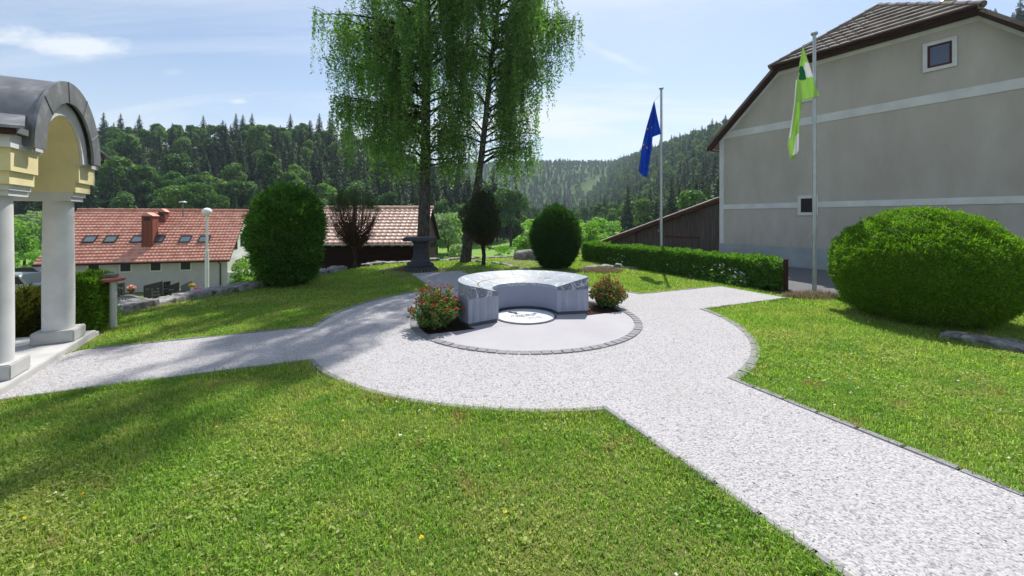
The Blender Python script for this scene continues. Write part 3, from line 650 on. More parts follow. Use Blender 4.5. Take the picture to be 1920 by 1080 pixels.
for sg in (1, -1):
    for nm, z0, z1, wo, uo, m in (('capital', 2.045, 2.105, .40, .21, 'white_stucco'), ('capital', 2.105, 2.165, .435, .23, 'white_stucco'),
                                  ('entablature', 2.165, 2.30, .50, .256, 'yellow_stucco'), ('entablature', 2.30, 2.535, .557, .287, 'yellow_stucco'),
                                  ('cornice', 2.535, 2.59, .62, .31, 'white_stucco'), ('cornice', 2.59, 2.68, .60, .297, 'white_stucco')):
        k = MB(); s0, s1 = sorted((sg * .552, sg * (.552 + wo))); k.box((-2.3 - uo, s0, z0), (uo, s1, z1), 0, pf); k.build(nm, m, PT)
    k = MB(); s0, s1 = sorted((sg * .546, sg * .5515)); k.box((-2.5, s0, 2.165), (.255, s1, 2.60), 0, pf); k.build('inner_face', 'yellow_stucco', PT)
    # eaves of metal beside the barrel roof
    k = MB(); y0, y1 = sg * .86, sg * 1.26
    k.prism([pf(-2.75, y0, 2.90), pf(.30, y0, 2.90), pf(.44, y1, 2.72), pf(-2.75, y1, 2.72)], [pf(-2.75, y0, 2.93), pf(.30, y0, 2.93), pf(.44, y1, 2.75), pf(-2.75, y1, 2.75)]); k.build('eaves_sheet', 'sheet_metal', PT)
    k = MB(); a_, c_ = sorted((sg * 1.19, sg * 1.23)); k.box((-2.7, a_, 2.66), (.36, c_, 2.735), 0, pf); k.build('fascia_board', 'brown_board', PT)
    k = MB(); a_, c_ = sorted((sg * .96, sg * 1.21)); k.box((.325, a_, 2.685), (.36, c_, 2.75), 0, pf); k.build('fascia_board', 'sheet_metal', PT)
def arch_shell(mb, r0, r1, u0, u1, zc, n=40, leg=0.0):
    V = []; Fs = []
    prof = [(math.cos(math.pi * i / n), math.sin(math.pi * i / n)) for i in range(n + 1)]
    for r in (r0, r1):
        for u in (u0, u1):
            for i, (c, s_) in enumerate(prof): V.append(pf(u, r * c, zc + r * s_ - (leg if i in (0, n) else 0)))
    m = n + 1; idx = lambda a, u, i: (a * 2 + u) * m + i
    for i in range(n):
        Fs += [(idx(0, 0, i), idx(0, 1, i), idx(0, 1, i + 1), idx(0, 0, i + 1)), (idx(1, 0, i), idx(1, 0, i + 1), idx(1, 1, i + 1), idx(1, 1, i)),
               (idx(0, 1, i), idx(1, 1, i), idx(1, 1, i + 1), idx(0, 1, i + 1)), (idx(0, 0, i), idx(0, 0, i + 1), idx(1, 0, i + 1), idx(1, 0, i))]
    for i in (0, n): Fs.append((idx(0, 0, i), idx(0, 1, i), idx(1, 1, i), idx(1, 0, i)))
    mb.add(V, Fs)
k = MB(); arch_shell(k, .546, .62, -2.6, .296, SP); k.build('vault', 'yellow_stucco', PT, smooth=True)
k = MB(); arch_shell(k, .549, .72, .298, .325, SP); k.build('archivolt', 'white_stucco', PT, smooth=True)
k = MB(); arch_shell(k, .622, .72, -2.5, .295, SP); k.build('vault_back', 'white_stucco', PT, smooth=True)
k = MB(); arch_shell(k, .86, .93, -2.8, .37, SP + .02); k.build('barrel_roof', 'sheet_metal', PT, smooth=True)
k = MB(); arch_shell(k, .69, .95, .372, .40, SP + .02); k.build('roof_rim', 'sheet_metal', PT, smooth=True)
k = MB()
for a_ in (28, 62, 98, 140):
    a_ = R(a_); c_, s_ = math.cos(a_), math.sin(a_); w_ = .006
    P_ = [(c_ * .69 - s_ * w_, s_ * .69 + c_ * w_), (c_ * .951 - s_ * w_, s_ * .951 + c_ * w_), (c_ * .951 + s_ * w_, s_ * .951 - c_ * w_), (c_ * .69 + s_ * w_, s_ * .69 - c_ * w_)]
    k.prism([pf(.40, a, SP + .02 + b_) for a, b_ in P_], [pf(.408, a, SP + .02 + b_) for a, b_ in P_])
k.build('seams', 'sheet_metal', PT)
k = MB(); arch_shell(k, .928, .945, -.62, -.60, SP + .02); arch_shell(k, .928, .945, -1.6, -1.58, SP + .02); k.build('seams', 'sheet_metal', PT)

# ------------------------------------------------------------------ tiled roofs
def tiled(name, O, U, Vv, a_rng, b_rng, tw, thh, amp, stp, m, parent, inside=None, na=6, flat=False):
    O = np.array(O, float); U = unit(np.array(U, float)); Vv = unit(np.array(Vv, float)); N = np.cross(U, Vv); N = N if N[2] > 0 else -N
    nA = int((a_rng[1] - a_rng[0]) / tw * na) + 1; a = np.linspace(a_rng[0], a_rng[1], nA)
    nb = int(math.ceil((b_rng[1] - b_rng[0]) / thh)); bb = []; hb = []
    for k in range(nb):
        for f, h in ((0.0, 0.0), (.02, stp), (.5, stp * .5), (.98, 0.0)): bb.append(b_rng[0] + (k + f) * thh); hb.append(h)
    bb = np.array(bb); hb = np.array(hb); Aa, Bb = np.meshgrid(a, bb); row = np.floor((Bb - b_rng[0]) / thh)
    ph = Aa / tw
    if flat: prof = (np.minimum(np.abs((ph + .5 * (row % 2)) % 1 - .5) * 2, .93) < .9) * 1.0
    else: prof = .5 + .5 * np.cos(2 * np.pi * ph) * .8 + .2 * np.cos(4 * np.pi * ph)
    rj = RNG.normal(0, 1, Aa.shape) * .0015
    hh = hb[:, None] * 1.0 + amp * prof + rj
    P = O + Aa[..., None] * U + Bb[..., None] * Vv + hh[..., None] * N
    if not flat: P = P - (Vv * (stp * .9) * (1 - prof[..., None]) * (hb[:, None, None] > 0) * -1.0)
    n = nA; i = np.arange((len(bb) - 1) * n).reshape(-1, n)[:, :-1].ravel(); Q = np.stack([i, i + 1, i + n + 1, i + n], 1)
    if inside is not None:
        ca_ = Aa.ravel()[Q].mean(1); cb_ = Bb.ravel()[Q].mean(1); Q = Q[inside(ca_, cb_)]
    return np_mesh(name, P.reshape(-1, 3), Q, parent, m)
def hbox(fr, lo, hi, name, m, parent, bevel=0): k = MB(); k.box(lo, hi, 0, fr); return k.build(name, m, parent, bevel=bevel)
def window(fr_pt, name, parent, x0, x1, z0, z1, y, fm, gm, t=.06, dep=.05, surround=None, bars=0):
    """window on a wall at local y (outside is -y); parts frame, pane"""
    o = None
    k = MB()
    for lo, hi in (((x0, y - .02, z0), (x0 + t, y + dep, z1)), ((x1 - t, y - .02, z0), (x1, y + dep, z1)), ((x0 + t, y - .02, z0), (x1 - t, y + dep, z0 + t)), ((x0 + t, y - .02, z1 - t), (x1 - t, y + dep, z1))): k.box(lo, hi, 0, fr_pt)
    o = k.build(name, fm, parent)
    k = MB(); k.box((x0 + t, y + .0, z0 + t), (x1 - t, y + .012, z1 - t), 0, fr_pt); k.build('pane', gm, o)
    if surround:
        s_ = surround; k = MB()
        for lo, hi in (((x0 - s_, y - .012, z0 - s_), (x0, y + .02, z1 + s_)), ((x1, y - .012, z0 - s_), (x1 + s_, y + .02, z1 + s_)), ((x0, y - .012, z0 - s_), (x1, y + .02, z0)), ((x0, y - .012, z1), (x1, y + .02, z1 + s_))): k.box(lo, hi, 0, fr_pt)
        k.build('frame', 'house_trim', o)
    for j in range(bars):
        x = x0 + t + (x1 - x0 - 2 * t) * (j + 1) / (bars + 1); k = MB(); k.box((x - .012, y - .015, z0 + t), (x + .012, y - .002, z1 - t), 0, fr_pt); k.build('bar', fm, o)
    return o

# ---- large house at right. local x along the gable wall towards the camera, y into the house
HA = (8.94, 17.2); hang = math.atan2(-.842, .539)
def hf(x, y, z): return (HA[0] + x * .539 + y * .842, HA[1] - x * .842 + y * .539, z)
HS = empty('gable_house', (HA[0], HA[1], -.1), 'large grey rendered house with white bands and half-hipped grey tiled roof', 'house')
Wd = 9.62; xe, ze = 0.0, 5.19; xb, zb = 2.29, 7.54; xr, zr = 4.81, 9.12
def prism_wall(poly, y0, y1, name, m): k = MB(); k.prism([hf(x, y0, z) for x, z in poly], [hf(x, y1, z) for x, z in poly]); return k.build(name, m, HS)
prism_wall([(0, -.3), (Wd, -.3), (Wd, ze - .02), (Wd - xb, zb - .04), (xb, zb - .04), (0, ze - .02)], 0, .3, 'gable_wall', 'house_render')
hbox(hf, (0, .3, -.3), (.3, 12, 5.1), 'side_wall', 'house_render', HS); hbox(hf, (Wd - .3, .3, -.3), (Wd, 12, 5.1), 'side_wall', 'house_render', HS)
prism_wall([(0, -.3), (Wd, -.3), (Wd, ze - .02), (Wd - xb, zb - .04), (xb, zb - .04), (0, ze - .02)], 12, 12.3, 'gable_wall', 'house_render')
# plaster bands, corner strips, plinth
def wz(px, py): Y = 17.2 * 870 / (px - 480); return (17.2 - Y) / .842, H - (py - 410) / F * Y
for nm, (p0, q0), (p1, q1) in (('white_band', (1350, 262), (1350, 250)), ('white_band', (1350, 392.5), (1350, 384))):
    z0 = wz(p0, q0)[1]; z1 = wz(p1, q1)[1]; hbox(hf, (-.01, -.022, z0), (Wd, 0.0, z1), nm, 'house_trim', HS)
zp = wz(1350, 456)[1]; zb0 = wz(1350, 262)[1]
hbox(hf, (-.012, -.018, zp), (.17, 0.0, zb0), 'corner_strip', 'house_trim', HS)
hbox(hf, (-.02, -.03, -.3), (Wd, 0.0, zp), 'plinth', 'house_base', HS)
def strip(pts, wd, y0, y1, name, m):     # band following a line on the gable, thickness downwards
    k = MB()
    for (xa, za), (xc, zc) in zip(pts[:-1], pts[1:]):
        k.prism([hf(xa, y0, za), hf(xc, y0, zc), hf(xc, y0, zc - wd), hf(xa, y0, za - wd)], [hf(xa, y1, za), hf(xc, y1, zc), hf(xc, y1, zc - wd), hf(xa, y1, za - wd)])
    return k.build(name, m, HS)
rake = [(-.02, ze - .02), (xb, zb - .05), (Wd - xb, zb - .05), (Wd + .02, ze - .02)]
strip(rake, .22, -.024, 0.0, 'verge_trim', 'house_trim')
# roof: verge boards, slabs, half hip with tiles
strip([(-.38, ze - .34), (xb - .02, zb - .02)], .16, -.34, -.30, 'verge_board', 'brown_board'); strip([(Wd - xb + .02, zb - .02), (Wd + .38, ze - .34)], .16, -.34, -.30, 'verge_board', 'brown_board')
def slab(P, t, name, m):
    P = [np.array(p) for p in P]; n = unit(np.cross(P[1] - P[0], P[2] - P[0])); n = n if n[2] > 0 else -n; k = MB(); k.prism([tuple(p) for p in P], [tuple(p + n * t) for p in P]); return k.build(name, m, HS)
for s_ in (0, 1):
    g = (lambda x, y, z: hf(x, y, z)) if s_ == 0 else (lambda x, y, z: hf(Wd - x, y, z))
    slab([g(-.38, -.36, ze - .34), g(xb, -.36, zb - .09), g(xb, 12.6, zb - .09), g(-.38, 12.6, ze - .34)], .09, 'roof_slope', 'grey_tile')
    slab([g(xb, -.2, zb - .09), g(xr, 1.55, zr), g(xr, 12.6, zr), g(xb, 12.6, zb - .09)], .09, 'roof_slope', 'grey_tile')
    slab([g(-.36, -.30, ze - .42), g(xb, -.30, zb - .16), g(xb, 0, zb - .16), g(-.36, 0, ze - .42)], .04, 'soffit', 'brown_board')
    k = MB(); k.tube([g(-.46, -.36, ze - .40), g(-.46, 12.6, ze - .40)], .07, 8); k.build('gutter', 'sheet_metal', HS)
# hip eave board and gutter
hbox(hf, (xb - .1, -.42, zb - .11), (Wd - xb + .1, -.30, zb - .02), 'hip_fascia', 'brown_board', HS); hbox(hf, (xb - .05, -.36, zb - .14), (Wd - xb + .05, 0, zb - .112), 'soffit', 'brown_board', HS)
k = MB(); k.tube([hf(xb - .1, -.47, zb - .02), hf(Wd - xb + .1, -.47, zb - .02)], .045, 8); k.build('gutter', 'brown_board', HS)
O = np.array(hf(xb - .12, -.46, zb - .02)); apex = np.array(hf(xr, 1.55, zr + .12)); Uh = np.array(hf(1, 0, 0)) - np.array(hf(0, 0, 0)); wh = Wd - 2 * xb + .24
mid_ = O + Uh * wh / 2; Vh = apex - mid_; Lh = np.linalg.norm(Vh)
tiled('hip_slope', O, Uh, Vh, (0, wh), (0, Lh), .30, .29, .018, .05, 'grey_tile', HS, lambda a, b_: (np.abs(a - wh / 2) < wh / 2 * (1 - b_ / Lh) + .02), 6, True)
def caps(p, q, L, r, name, m, parent):
    p = Vector(p); q = Vector(q); n = int((q - p).length / L); k = MB()
    for i in range(n):
        a = p.lerp(q, i / n); c = p.lerp(q, (i + 1.12) / n); k.tube([a, c], [r * 1.12, r * .92], 10)
    return k.build(name, m, parent, smooth=True)
caps(O, apex, .38, .095, 'ridge_tiles', 'grey_tile', HS); caps(O + Uh * wh, apex, .38, .095, 'ridge_tiles', 'grey_tile', HS); caps(hf(xr, 1.55, zr + .12), hf(xr, 12.6, zr + .12), .38, .10, 'ridge_tiles', 'grey_tile', HS)
def wwin(x0, y0, x1, y1, fm, gm, sur, bars=0, t=.05, yy_=-.036):
    xm = (x0 + x1) / 2; a, zt_ = wz(x0, y0); c, _ = wz(x1, y0); _, z1 = wz(xm, y0); _, z0 = wz(xm, y1)
    return window(hf, 'window', HS, a, c, z0, z1, yy_, fm, gm, t, .03, sur, bars)
wwin(1740, 82, 1786, 124, 'red_frame', 'blue_glass', .10)
wwin(1503, 372, 1528, 398, 'dark_frame', 'dark_glass', .11, 3, .03); wwin(1500, 145, 1526, 186, 'red_frame', 'blue_glass', .09)
cp = hf(4.81, 10.6, 0); cpp = (cp[0], cp[1], 11.86)
chb = empty('chimney', (cp[0], cp[1], 9.0), 'plain rendered chimney stack behind the hipped roof end, below the curved metal cowl', 'chimney')
hbox(frame((cp[0], cp[1]), hang), (-.35, -.35, 8.6), (.35, .35, 11.42), 'stack', 'house_render', chb); hbox(frame((cp[0], cp[1]), hang), (-.42, -.42, 11.42), (.42, .42, 11.5), 'cap_slab', 'house_trim', chb)
ch = empty('chimney_cowl', (cp[0], cp[1], 11.38), 'curved metal chimney cowl rising over the roof of the large house', 'chimney cowl')
k = MB(); k.lathe([(.24, -.35), (.24, -.02), (.27, 0), (.27, .04), (.15, .06)], (cpp[0], cpp[1], cpp[2] - .08), 20); k.build('flue', 'sheet_metal', ch, smooth=True)
k = MB(); n = 12; A_ = [(-.38 + .76 * i / n, .17 + .13 * math.sin(math.pi * (i / n) ** .8) - .1 * (1 - i / n)) for i in range(n + 1)]
for (xa, za), (xc, zc) in zip(A_[:-1], A_[1:]):
    k.prism([(cpp[0] + xa, cpp[1] - .22, cpp[2] + za), (cpp[0] + xc, cpp[1] - .22, cpp[2] + zc), (cpp[0] + xc, cpp[1] + .22, cpp[2] + zc), (cpp[0] + xa, cpp[1] + .22, cpp[2] + za)],
            [(cpp[0] + xa, cpp[1] - .22, cpp[2] + za + .02), (cpp[0] + xc, cpp[1] - .22, cpp[2] + zc + .02), (cpp[0] + xc, cpp[1] + .22, cpp[2] + zc + .02), (cpp[0] + xa, cpp[1] + .22, cpp[2] + za + .02)])
k.build('cowl_sheet', 'steel_pole', ch)
for sx in (-.22, .22):
    for sy in (-.18, .18): k = MB(); k.tube([(cpp[0] + sx, cpp[1] + sy, cpp[2] - .05), (cpp[0] + sx, cpp[1] + sy, cpp[2] + .22)], .012, 6); k.build('strut', 'steel_pole', ch)

# ---- board shed left of the house
SH = empty('board_shed', (HA[0], HA[1], -.2), 'weathered wooden board shed with lean-to corrugated roof against the large house', 'shed')
def sf(px, py, d_=0.0):   # point in the shed's front plane, parallel to the gable wall and 0.35 m behind it
    t_ = 17.9 * 870 / (px - 480) if px > 481 else 60; return ((px - 960) / F * t_, t_, H - (py - 410) / F * t_)
def shx(px): return -(17.9 * 870 / (px - 480) - 17.2) / .842
sx0 = -6.6                                 # far end, local x
zt0, zt1 = 2.70, .62
k = MB(); nb = 34
for i in range(nb):
    xa = sx0 + (-.02 - sx0) * i / nb; xc = sx0 + (-.02 - sx0) * (i + 1) / nb - .012; f0 = (xa - sx0) / -sx0; f1 = (xc - sx0) / -sx0; y_ = .30 + random.uniform(0, .02)
    za, zc_ = zt1 - .12 + (zt0 - zt1) * f0, zt1 - .12 + (zt0 - zt1) * f1
    k.prism([hf(xa, y_, -.6), hf(xc, y_, -.6), hf(xc, y_, zc_), hf(xa, y_, za)], [hf(xa, y_ + .03, -.6), hf(xc, y_ + .03, -.6), hf(xc, y_ + .03, zc_), hf(xa, y_ + .03, za)])
k.build('board_wall', 'old_boards', SH)
hbox(hf, (-3.0, .27, .88), (-.02, .298, .96), 'rust_rail', 'rust_beam', SH)
hbox(hf, (-1.05, .2, .4), (-.02, .275, 2.62), 'corner_boards', 'old_boards', SH)
k = MB(); nseg = 56; V = []; y0, y1 = -.12, 6.0; zo = .02      # corrugated roof running down the slope, waves across
nn = 60; zz_ = lambda x: zt1 + (zt0 - zt1) * (x - sx0) / -sx0
ys = np.linspace(y0, y1, 140); 
Vr = []; 
for x in (sx0 - .35, sx0 * .5, -.02):
    for y in ys: Vr.append(hf(x, y, zz_(x) + .03 * math.sin((y - y0) * 2 * math.pi / .15)))
n = len(ys); Qr = [(j * n + i, j * n + i + 1, (j + 1) * n + i + 1, (j + 1) * n + i) for j in range(2) for i in range(n - 1)]
Vr = np.array(Vr); Vr2 = np.concatenate([Vr, Vr + [0, 0, .02]]); Qr2 = Qr + [tuple(i + len(Vr) for i in q) for q in Qr]
Qr2 += [(j * n, (j + 1) * n, (j + 1) * n + len(Vr), j * n + len(Vr)) for j in range(2)]
np_mesh('corrugated_roof', Vr2, Qr2, SH, 'corrugated')
k = MB(); k.prism([hf(sx0 - .3, -.02, zz_(sx0 - .3) - .16), hf(-.03, -.02, zz_(0) - .16), hf(-.03, -.02, zz_(0) - .035), hf(sx0 - .3, -.02, zz_(sx0 - .3) - .035)], [hf(sx0 - .3, .05, zz_(sx0 - .3) - .16), hf(-.03, .05, zz_(0) - .16), hf(-.03, .05, zz_(0) - .035), hf(sx0 - .3, .05, zz_(sx0 - .3) - .035)]); k.build('rafter', 'rust_beam', SH)
hbox(hf, (sx0 + 1.7, .22, -.4), (sx0 + 1.85, .295, 1.0), 'post', 'old_boards', SH)

# ---- long red roofed house, left background
ra = R(16); L0 = (-39.5, 33.0); lf = frame(L0, ra)
LH = empty('red_roof_house', (L0[0], L0[1], -4.7), 'long low house with red tiled roof, skylights and pale walls behind the graves', 'house')
LL, LW, zE, zR = 14.0, 4.8, -2.03, 2.62
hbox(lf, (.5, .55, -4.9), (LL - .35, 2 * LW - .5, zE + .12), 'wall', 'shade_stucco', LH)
k = MB(); k.prism([lf(LL - .75, .55, zE + .12), lf(LL - .75, 2 * LW - .5, zE + .12), lf(LL - .75, LW, zR - .2)], [lf(LL - .35, .55, zE + .12), lf(LL - .35, 2 * LW - .5, zE + .12), lf(LL - .35, LW, zR - .2)]); k.build('gable', 'white_stucco', LH)
k = MB(); k.prism([lf(.5, .55, zE + .12), lf(.5, 2 * LW - .5, zE + .12), lf(.5, LW, zR - .2)], [lf(.9, .55, zE + .12), lf(.9, 2 * LW - .5, zE + .12), lf(.9, LW, zR - .2)]); k.build('gable', 'white_stucco', LH)
Od = np.array(lf(0, 0, zE)); Ud = np.array(lf(1, 0, 0)) - np.array(lf(0, 0, 0)); Vd = np.array(lf(0, LW, zR)) - Od; LV = np.linalg.norm(Vd)
tiled('roof_slope', Od, Ud, Vd, (0, LL), (0, LV), .30, .36, .04, .05, 'red_tile', LH)
Ob = np.array(lf(0, 2 * LW, zE)); tiled('roof_slope', Ob, Ud, np.array(lf(0, LW, zR)) - Ob, (0, LL), (0, LV), .30, .36, .03, .03, 'red_tile', LH, None, 4)
k = MB(); k.prism([lf(0.02, .05, zE - .05), lf(LL - .02, .05, zE - .05), lf(LL - .02, LW, zR - .06), lf(.02, LW, zR - .06)], [lf(0.02, .05, zE - .14), lf(LL - .02, .05, zE - .14), lf(LL - .02, LW, zR - .15), lf(.02, LW, zR - .15)]); k.build('roof_deck', 'brown_board', LH)
caps(lf(0, LW, zR + .05), lf(LL, LW, zR + .05), .4, .11, 'ridge_tiles', 'red_tile', LH)
k = MB(); k.tube([lf(0, -.08, zE - .03), lf(LL, -.08, zE - .03)], .07, 8); k.build('gutter', 'brown_board', LH)
k = MB(); k.tube([lf(LL - .9, .0, zE - .05), lf(LL - .9, .45, zE - .4), lf(LL - .9, .5, -4.8)], .05, 8); k.build('downpipe', 'brown_board', LH)
def lfx(px, dl=.55):          # local x on the front plane for a photo column
    q = (px - 960) / F; x0_, y0_ = lf(0, dl, 0)[:2]; c, s_ = math.cos(ra), math.sin(ra); return (q * y0_ - x0_) / (c - q * s_)
for px in (176, 235.5, 292, 348):
    x = lfx(px, .55); window(lf, 'window', LH, x - .36, x + .36, -2.83, zE - .02, .548, 'dark_frame', 'dark_glass', .06, .0, .10)
Nd = unit(np.cross(Ud, Vd)); Vu = unit(Vd)
def onroof(px, py):            # point of the front slope seen at a photo pixel
    r_ = np.array([(px - 960) / F, 1.0, -(py - 410) / F]); t_ = ((Od - [0, 0, H]) @ Nd) / (r_ @ Nd); return np.array([0, 0, H]) + r_ * t_
for px in (170, 209, 259, 298, 348.5, 384):
    c = onroof(px, 449.5); k = MB(); k2 = MB()
    q = lambda a, b_, h: tuple(c + Ud * a + Vu * b_ + Nd * h)
    for lo, hi in (((-.45, -.42), (.45, -.34)), ((-.45, .34), (.45, .42)), ((-.45, -.34), (-.37, .34)), ((.37, -.34), (.45, .34))):
        P = [(lo[0], lo[1]), (hi[0], lo[1]), (hi[0], hi[1]), (lo[0], hi[1])]; k.prism([q(a, b_, .0) for a, b_ in P], [q(a, b_, .15) for a, b_ in P])
    s_ = k.build('skylight', 'dark_frame', LH); P = [(-.37, -.34), (.37, -.34), (.37, .34), (-.37, .34)]; k2.prism([q(a, b_, .09) for a, b_ in P], [q(a, b_, .12) for a, b_ in P]); k2.build('pane', 'sky_glass', s_)
def chimney(px, py, wd, top, hd=.55):
    c = onroof(px, py); k = MB(); fr_ = frame((c[0], c[1], 0), ra); k.box((-wd / 2, -.1, c[2] - .6), (wd / 2, hd, top), 0, fr_); o = k.build('chimney', 'brick', LH)
    k = MB(); k.prism([fr_(-wd / 2 - .1, -.2, top), fr_(wd / 2 + .1, -.2, top), fr_(0, -.2, top + .32)], [fr_(-wd / 2 - .1, hd + .1, top), fr_(wd / 2 + .1, hd + .1, top), fr_(0, hd + .1, top + .32)]); k.build('cap', 'red_tile', o)
    k = MB(); k.box((-wd * .28, -.115, top - .42), (wd * .28, -.10, top - .1), 0, fr_); k.build('vent_opening', 'dark_frame', o)
chimney(277, 462, .82, at(277, 405, 35.5)[2], .8); chimney(304, 416, .58, at(304, 397, 38)[2], .5)
c = at(343, 394, 39.0); k = MB(); k.tube([(c[0], c[1], c[2] - .6), (c[0], c[1], c[2] + .75)], .05, 8); o = k.build('vent_pipe', 'sheet_metal', LH); k = MB(); k.lathe([(.34, 0), (.36, .05), (.18, .16)], (c[0], c[1], c[2] + .72), 16); k.build('vent_cap', 'steel_pole', o)
# gable side wing with windows and balcony opening
gfr = frame(lf(LL - .345, .55, 0)[:2], ra + math.pi / 2)     # local x along the gable away from camera, -y outward
for x, z0, z1 in ((1.6, -1.2, -.1), (3.2, -1.0, .3), (1.0, -4.2, -3.0), (4.6, -3.6, -2.2)): window(gfr, 'window', LH, x, x + .8, z0, z1, .0, 'dark_frame', 'dark_glass', .06, .0)
hbox(gfr, (2.0, -.6, -3.2), (3.8, -.01, -2.2), 'balcony', 'white_stucco', LH); k = MB(); k.prism([lf(LL - .34, .5, -4.9), lf(LL + 1.3, .5, -4.9), lf(LL + .3, .5, -3.2), lf(LL - .34, .5, -3.2)], [lf(LL - .34, .9, -4.9), lf(LL + 1.3, .9, -4.9), lf(LL + .3, .9, -3.2), lf(LL - .34, .9, -3.2)]); k.build('buttress', 'white_stucco', LH)

# ---- dark barn with pale tiled roof
ba = R(2); B0 = (-12.2, 22.4); bf = frame(B0, ba)
BH = empty('barn', (B0[0], B0[1], -2), 'dark wooden barn with sunlit pale red tiled roof behind the first birch', 'barn')
BL = 7.2; bE, bR, BW = .38, 2.46, 3.2
Ob = np.array(bf(0, 0, bE)); Ub = np.array(bf(1, 0, 0)) - np.array(bf(0, 0, 0)); Vb = np.array(bf(0, BW, bR)) - Ob
tiled('roof_slope', Ob, Ub, Vb, (0, BL), (0, np.linalg.norm(Vb)), .31, .34, .045, .055, 'pale_tile', BH, None, 8)
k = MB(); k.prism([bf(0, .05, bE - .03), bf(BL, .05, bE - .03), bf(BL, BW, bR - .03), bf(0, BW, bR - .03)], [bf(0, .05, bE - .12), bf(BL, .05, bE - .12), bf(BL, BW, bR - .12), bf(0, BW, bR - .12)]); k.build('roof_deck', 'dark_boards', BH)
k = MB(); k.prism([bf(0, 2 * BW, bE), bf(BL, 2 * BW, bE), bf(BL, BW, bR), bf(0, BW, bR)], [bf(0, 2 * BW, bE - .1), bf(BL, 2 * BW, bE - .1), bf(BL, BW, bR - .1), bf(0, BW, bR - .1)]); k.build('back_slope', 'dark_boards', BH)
caps(bf(0, BW, bR + .05), bf(BL, BW, bR + .05), .42, .12, 'ridge_tiles', 'pale_tile', BH)
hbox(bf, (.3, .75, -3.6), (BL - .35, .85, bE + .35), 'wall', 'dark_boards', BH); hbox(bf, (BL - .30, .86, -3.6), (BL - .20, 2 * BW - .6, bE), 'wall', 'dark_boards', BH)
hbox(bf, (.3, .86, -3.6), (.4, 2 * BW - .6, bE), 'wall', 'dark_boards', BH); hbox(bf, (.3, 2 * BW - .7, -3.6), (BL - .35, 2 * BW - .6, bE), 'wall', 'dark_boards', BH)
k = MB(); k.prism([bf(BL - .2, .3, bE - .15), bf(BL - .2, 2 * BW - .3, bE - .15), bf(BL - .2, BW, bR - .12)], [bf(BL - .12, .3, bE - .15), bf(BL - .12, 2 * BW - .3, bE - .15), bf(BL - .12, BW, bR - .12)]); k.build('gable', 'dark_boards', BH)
k = MB(); k.tube([bf(0, -.08, bE - .05), bf(BL + .2, -.08, bE - .05)], .05, 8); k.build('gutter', 'corrugated', BH)
k = MB()
for x in np.arange(.4, BL, .55): k.box((x, .02, bE - .15), (x + .09, .74, bE - .07), 0, bf)
k.build('rafter_ends', 'corrugated', BH)

# ------------------------------------------------------------------ flagpoles and flags
def pole(px, py, top, label):
    x, y = gnd(px, py); zt_ = H - (top - 410) / F * y; r = empty('flagpole', (x, y, 0), label, 'flagpole', 'flagpoles in front of the large house')
    k = MB(); k.tube([(x, y, -.1), (x, y, 1.9), (x + .0, y, zt_)], [.05, .047, .038], 16); k.build('pole', 'steel_pole', r, smooth=True)
    k = MB(); k.lathe([(.05, 0), (.075, .02), (.075, .06), (.03, .08)], (x, y, zt_), 16); k.build('cap', 'steel_pole', r, smooth=True)
    k = MB(); k.tube([(x - .045, y - .01, 1.35), (x - .10, y, 1.37), (x - .12, y, 1.42)], .01, 6); k.tube([(x - .10, y, 1.37), (x - .12, y, 1.33)], .01, 6); k.build('cleat', 'steel_pole', r)
    k = MB(); k.tube([(x - .052, y - .03, 1.4), (x - .05, y - .03, zt_ - .1)], .005, 5); k.build('halyard', 'white_metal', r)
    return x, y, zt_
p1 = pole(1240, 503.5, 168, 'steel flagpole carrying the blue flag, standing by the hedge'); p2 = pole(1527, 545, 66, 'taller-looking steel flagpole carrying the lime green flag, nearer the big bush')
def flag(name, label, Y, outline_l, outline_r, px0, zoff, mats, cellmat, nu=24, nv=80, amp=.05, seed=0, curl=0):
    """cloth hanging between two edges given at heights; outline: (y_px, x_px) lists"""
    yl = np.array(outline_l, float); yr = np.array(outline_r, float); r = np.random.default_rng(seed)
    V = []; rows = np.linspace(0, 1, nv)
    for t_ in rows:
        pl = np.array([np.interp(t_, np.linspace(0, 1, len(yl)), yl[:, 0]), np.interp(t_, np.linspace(0, 1, len(yl)), yl[:, 1])])
        pr = np.array([np.interp(t_, np.linspace(0, 1, len(yr)), yr[:, 0]), np.interp(t_, np.linspace(0, 1, len(yr)), yr[:, 1])])
        for u in np.linspace(0, 1, nu):
            p = pl * (1 - u) + pr * u; dd = amp * (math.sin(u * 9 + t_ * 3) + .5 * math.sin(u * 17 - t_ * 5)) * min(1, t_ * 4)
            V.append(at(p[0], p[1], Y + dd))
    Q = []; mi = []
    for j in range(nv - 1):
        for i in range(nu - 1): Q.append((j * nu + i, j * nu + i + 1, (j + 1) * nu + i + 1, (j + 1) * nu + i)); mi.append(cellmat((i + .5) / (nu - 1), (j + .5) / (nv - 1)))
    return np.array(V), np.array(Q), np.array(mi)
def flag_obj(name, label, pieces, parent_loc, mats, extra=None):
    root = empty(name, parent_loc, label, 'flag', None)
    for nm, (V, Q, mi) in pieces: 
        o = np_mesh(nm, V, Q, root, mats, mi, smooth=True); md = o.modifiers.new('s', 'SOLIDIFY'); md.thickness = .004
    return root
Yf = p1[1] - .06
fb = flag('f', '', Yf, [(1226, 190), (1212, 238), (1204, 272), (1197, 322)], [(1227, 191), (1225, 240), (1222, 280), (1215, 318)], 0, 0, 0, lambda u, v: 0, amp=.05)
fb2 = flag('f', '', Yf + .03, [(1226, 189.5), (1225.5, 215), (1224.5, 240), (1223.5, 257)], [(1227, 189.5), (1231, 212), (1236, 235), (1239.5, 251)], 0, 0, 0, lambda u, v: 0, amp=.02)
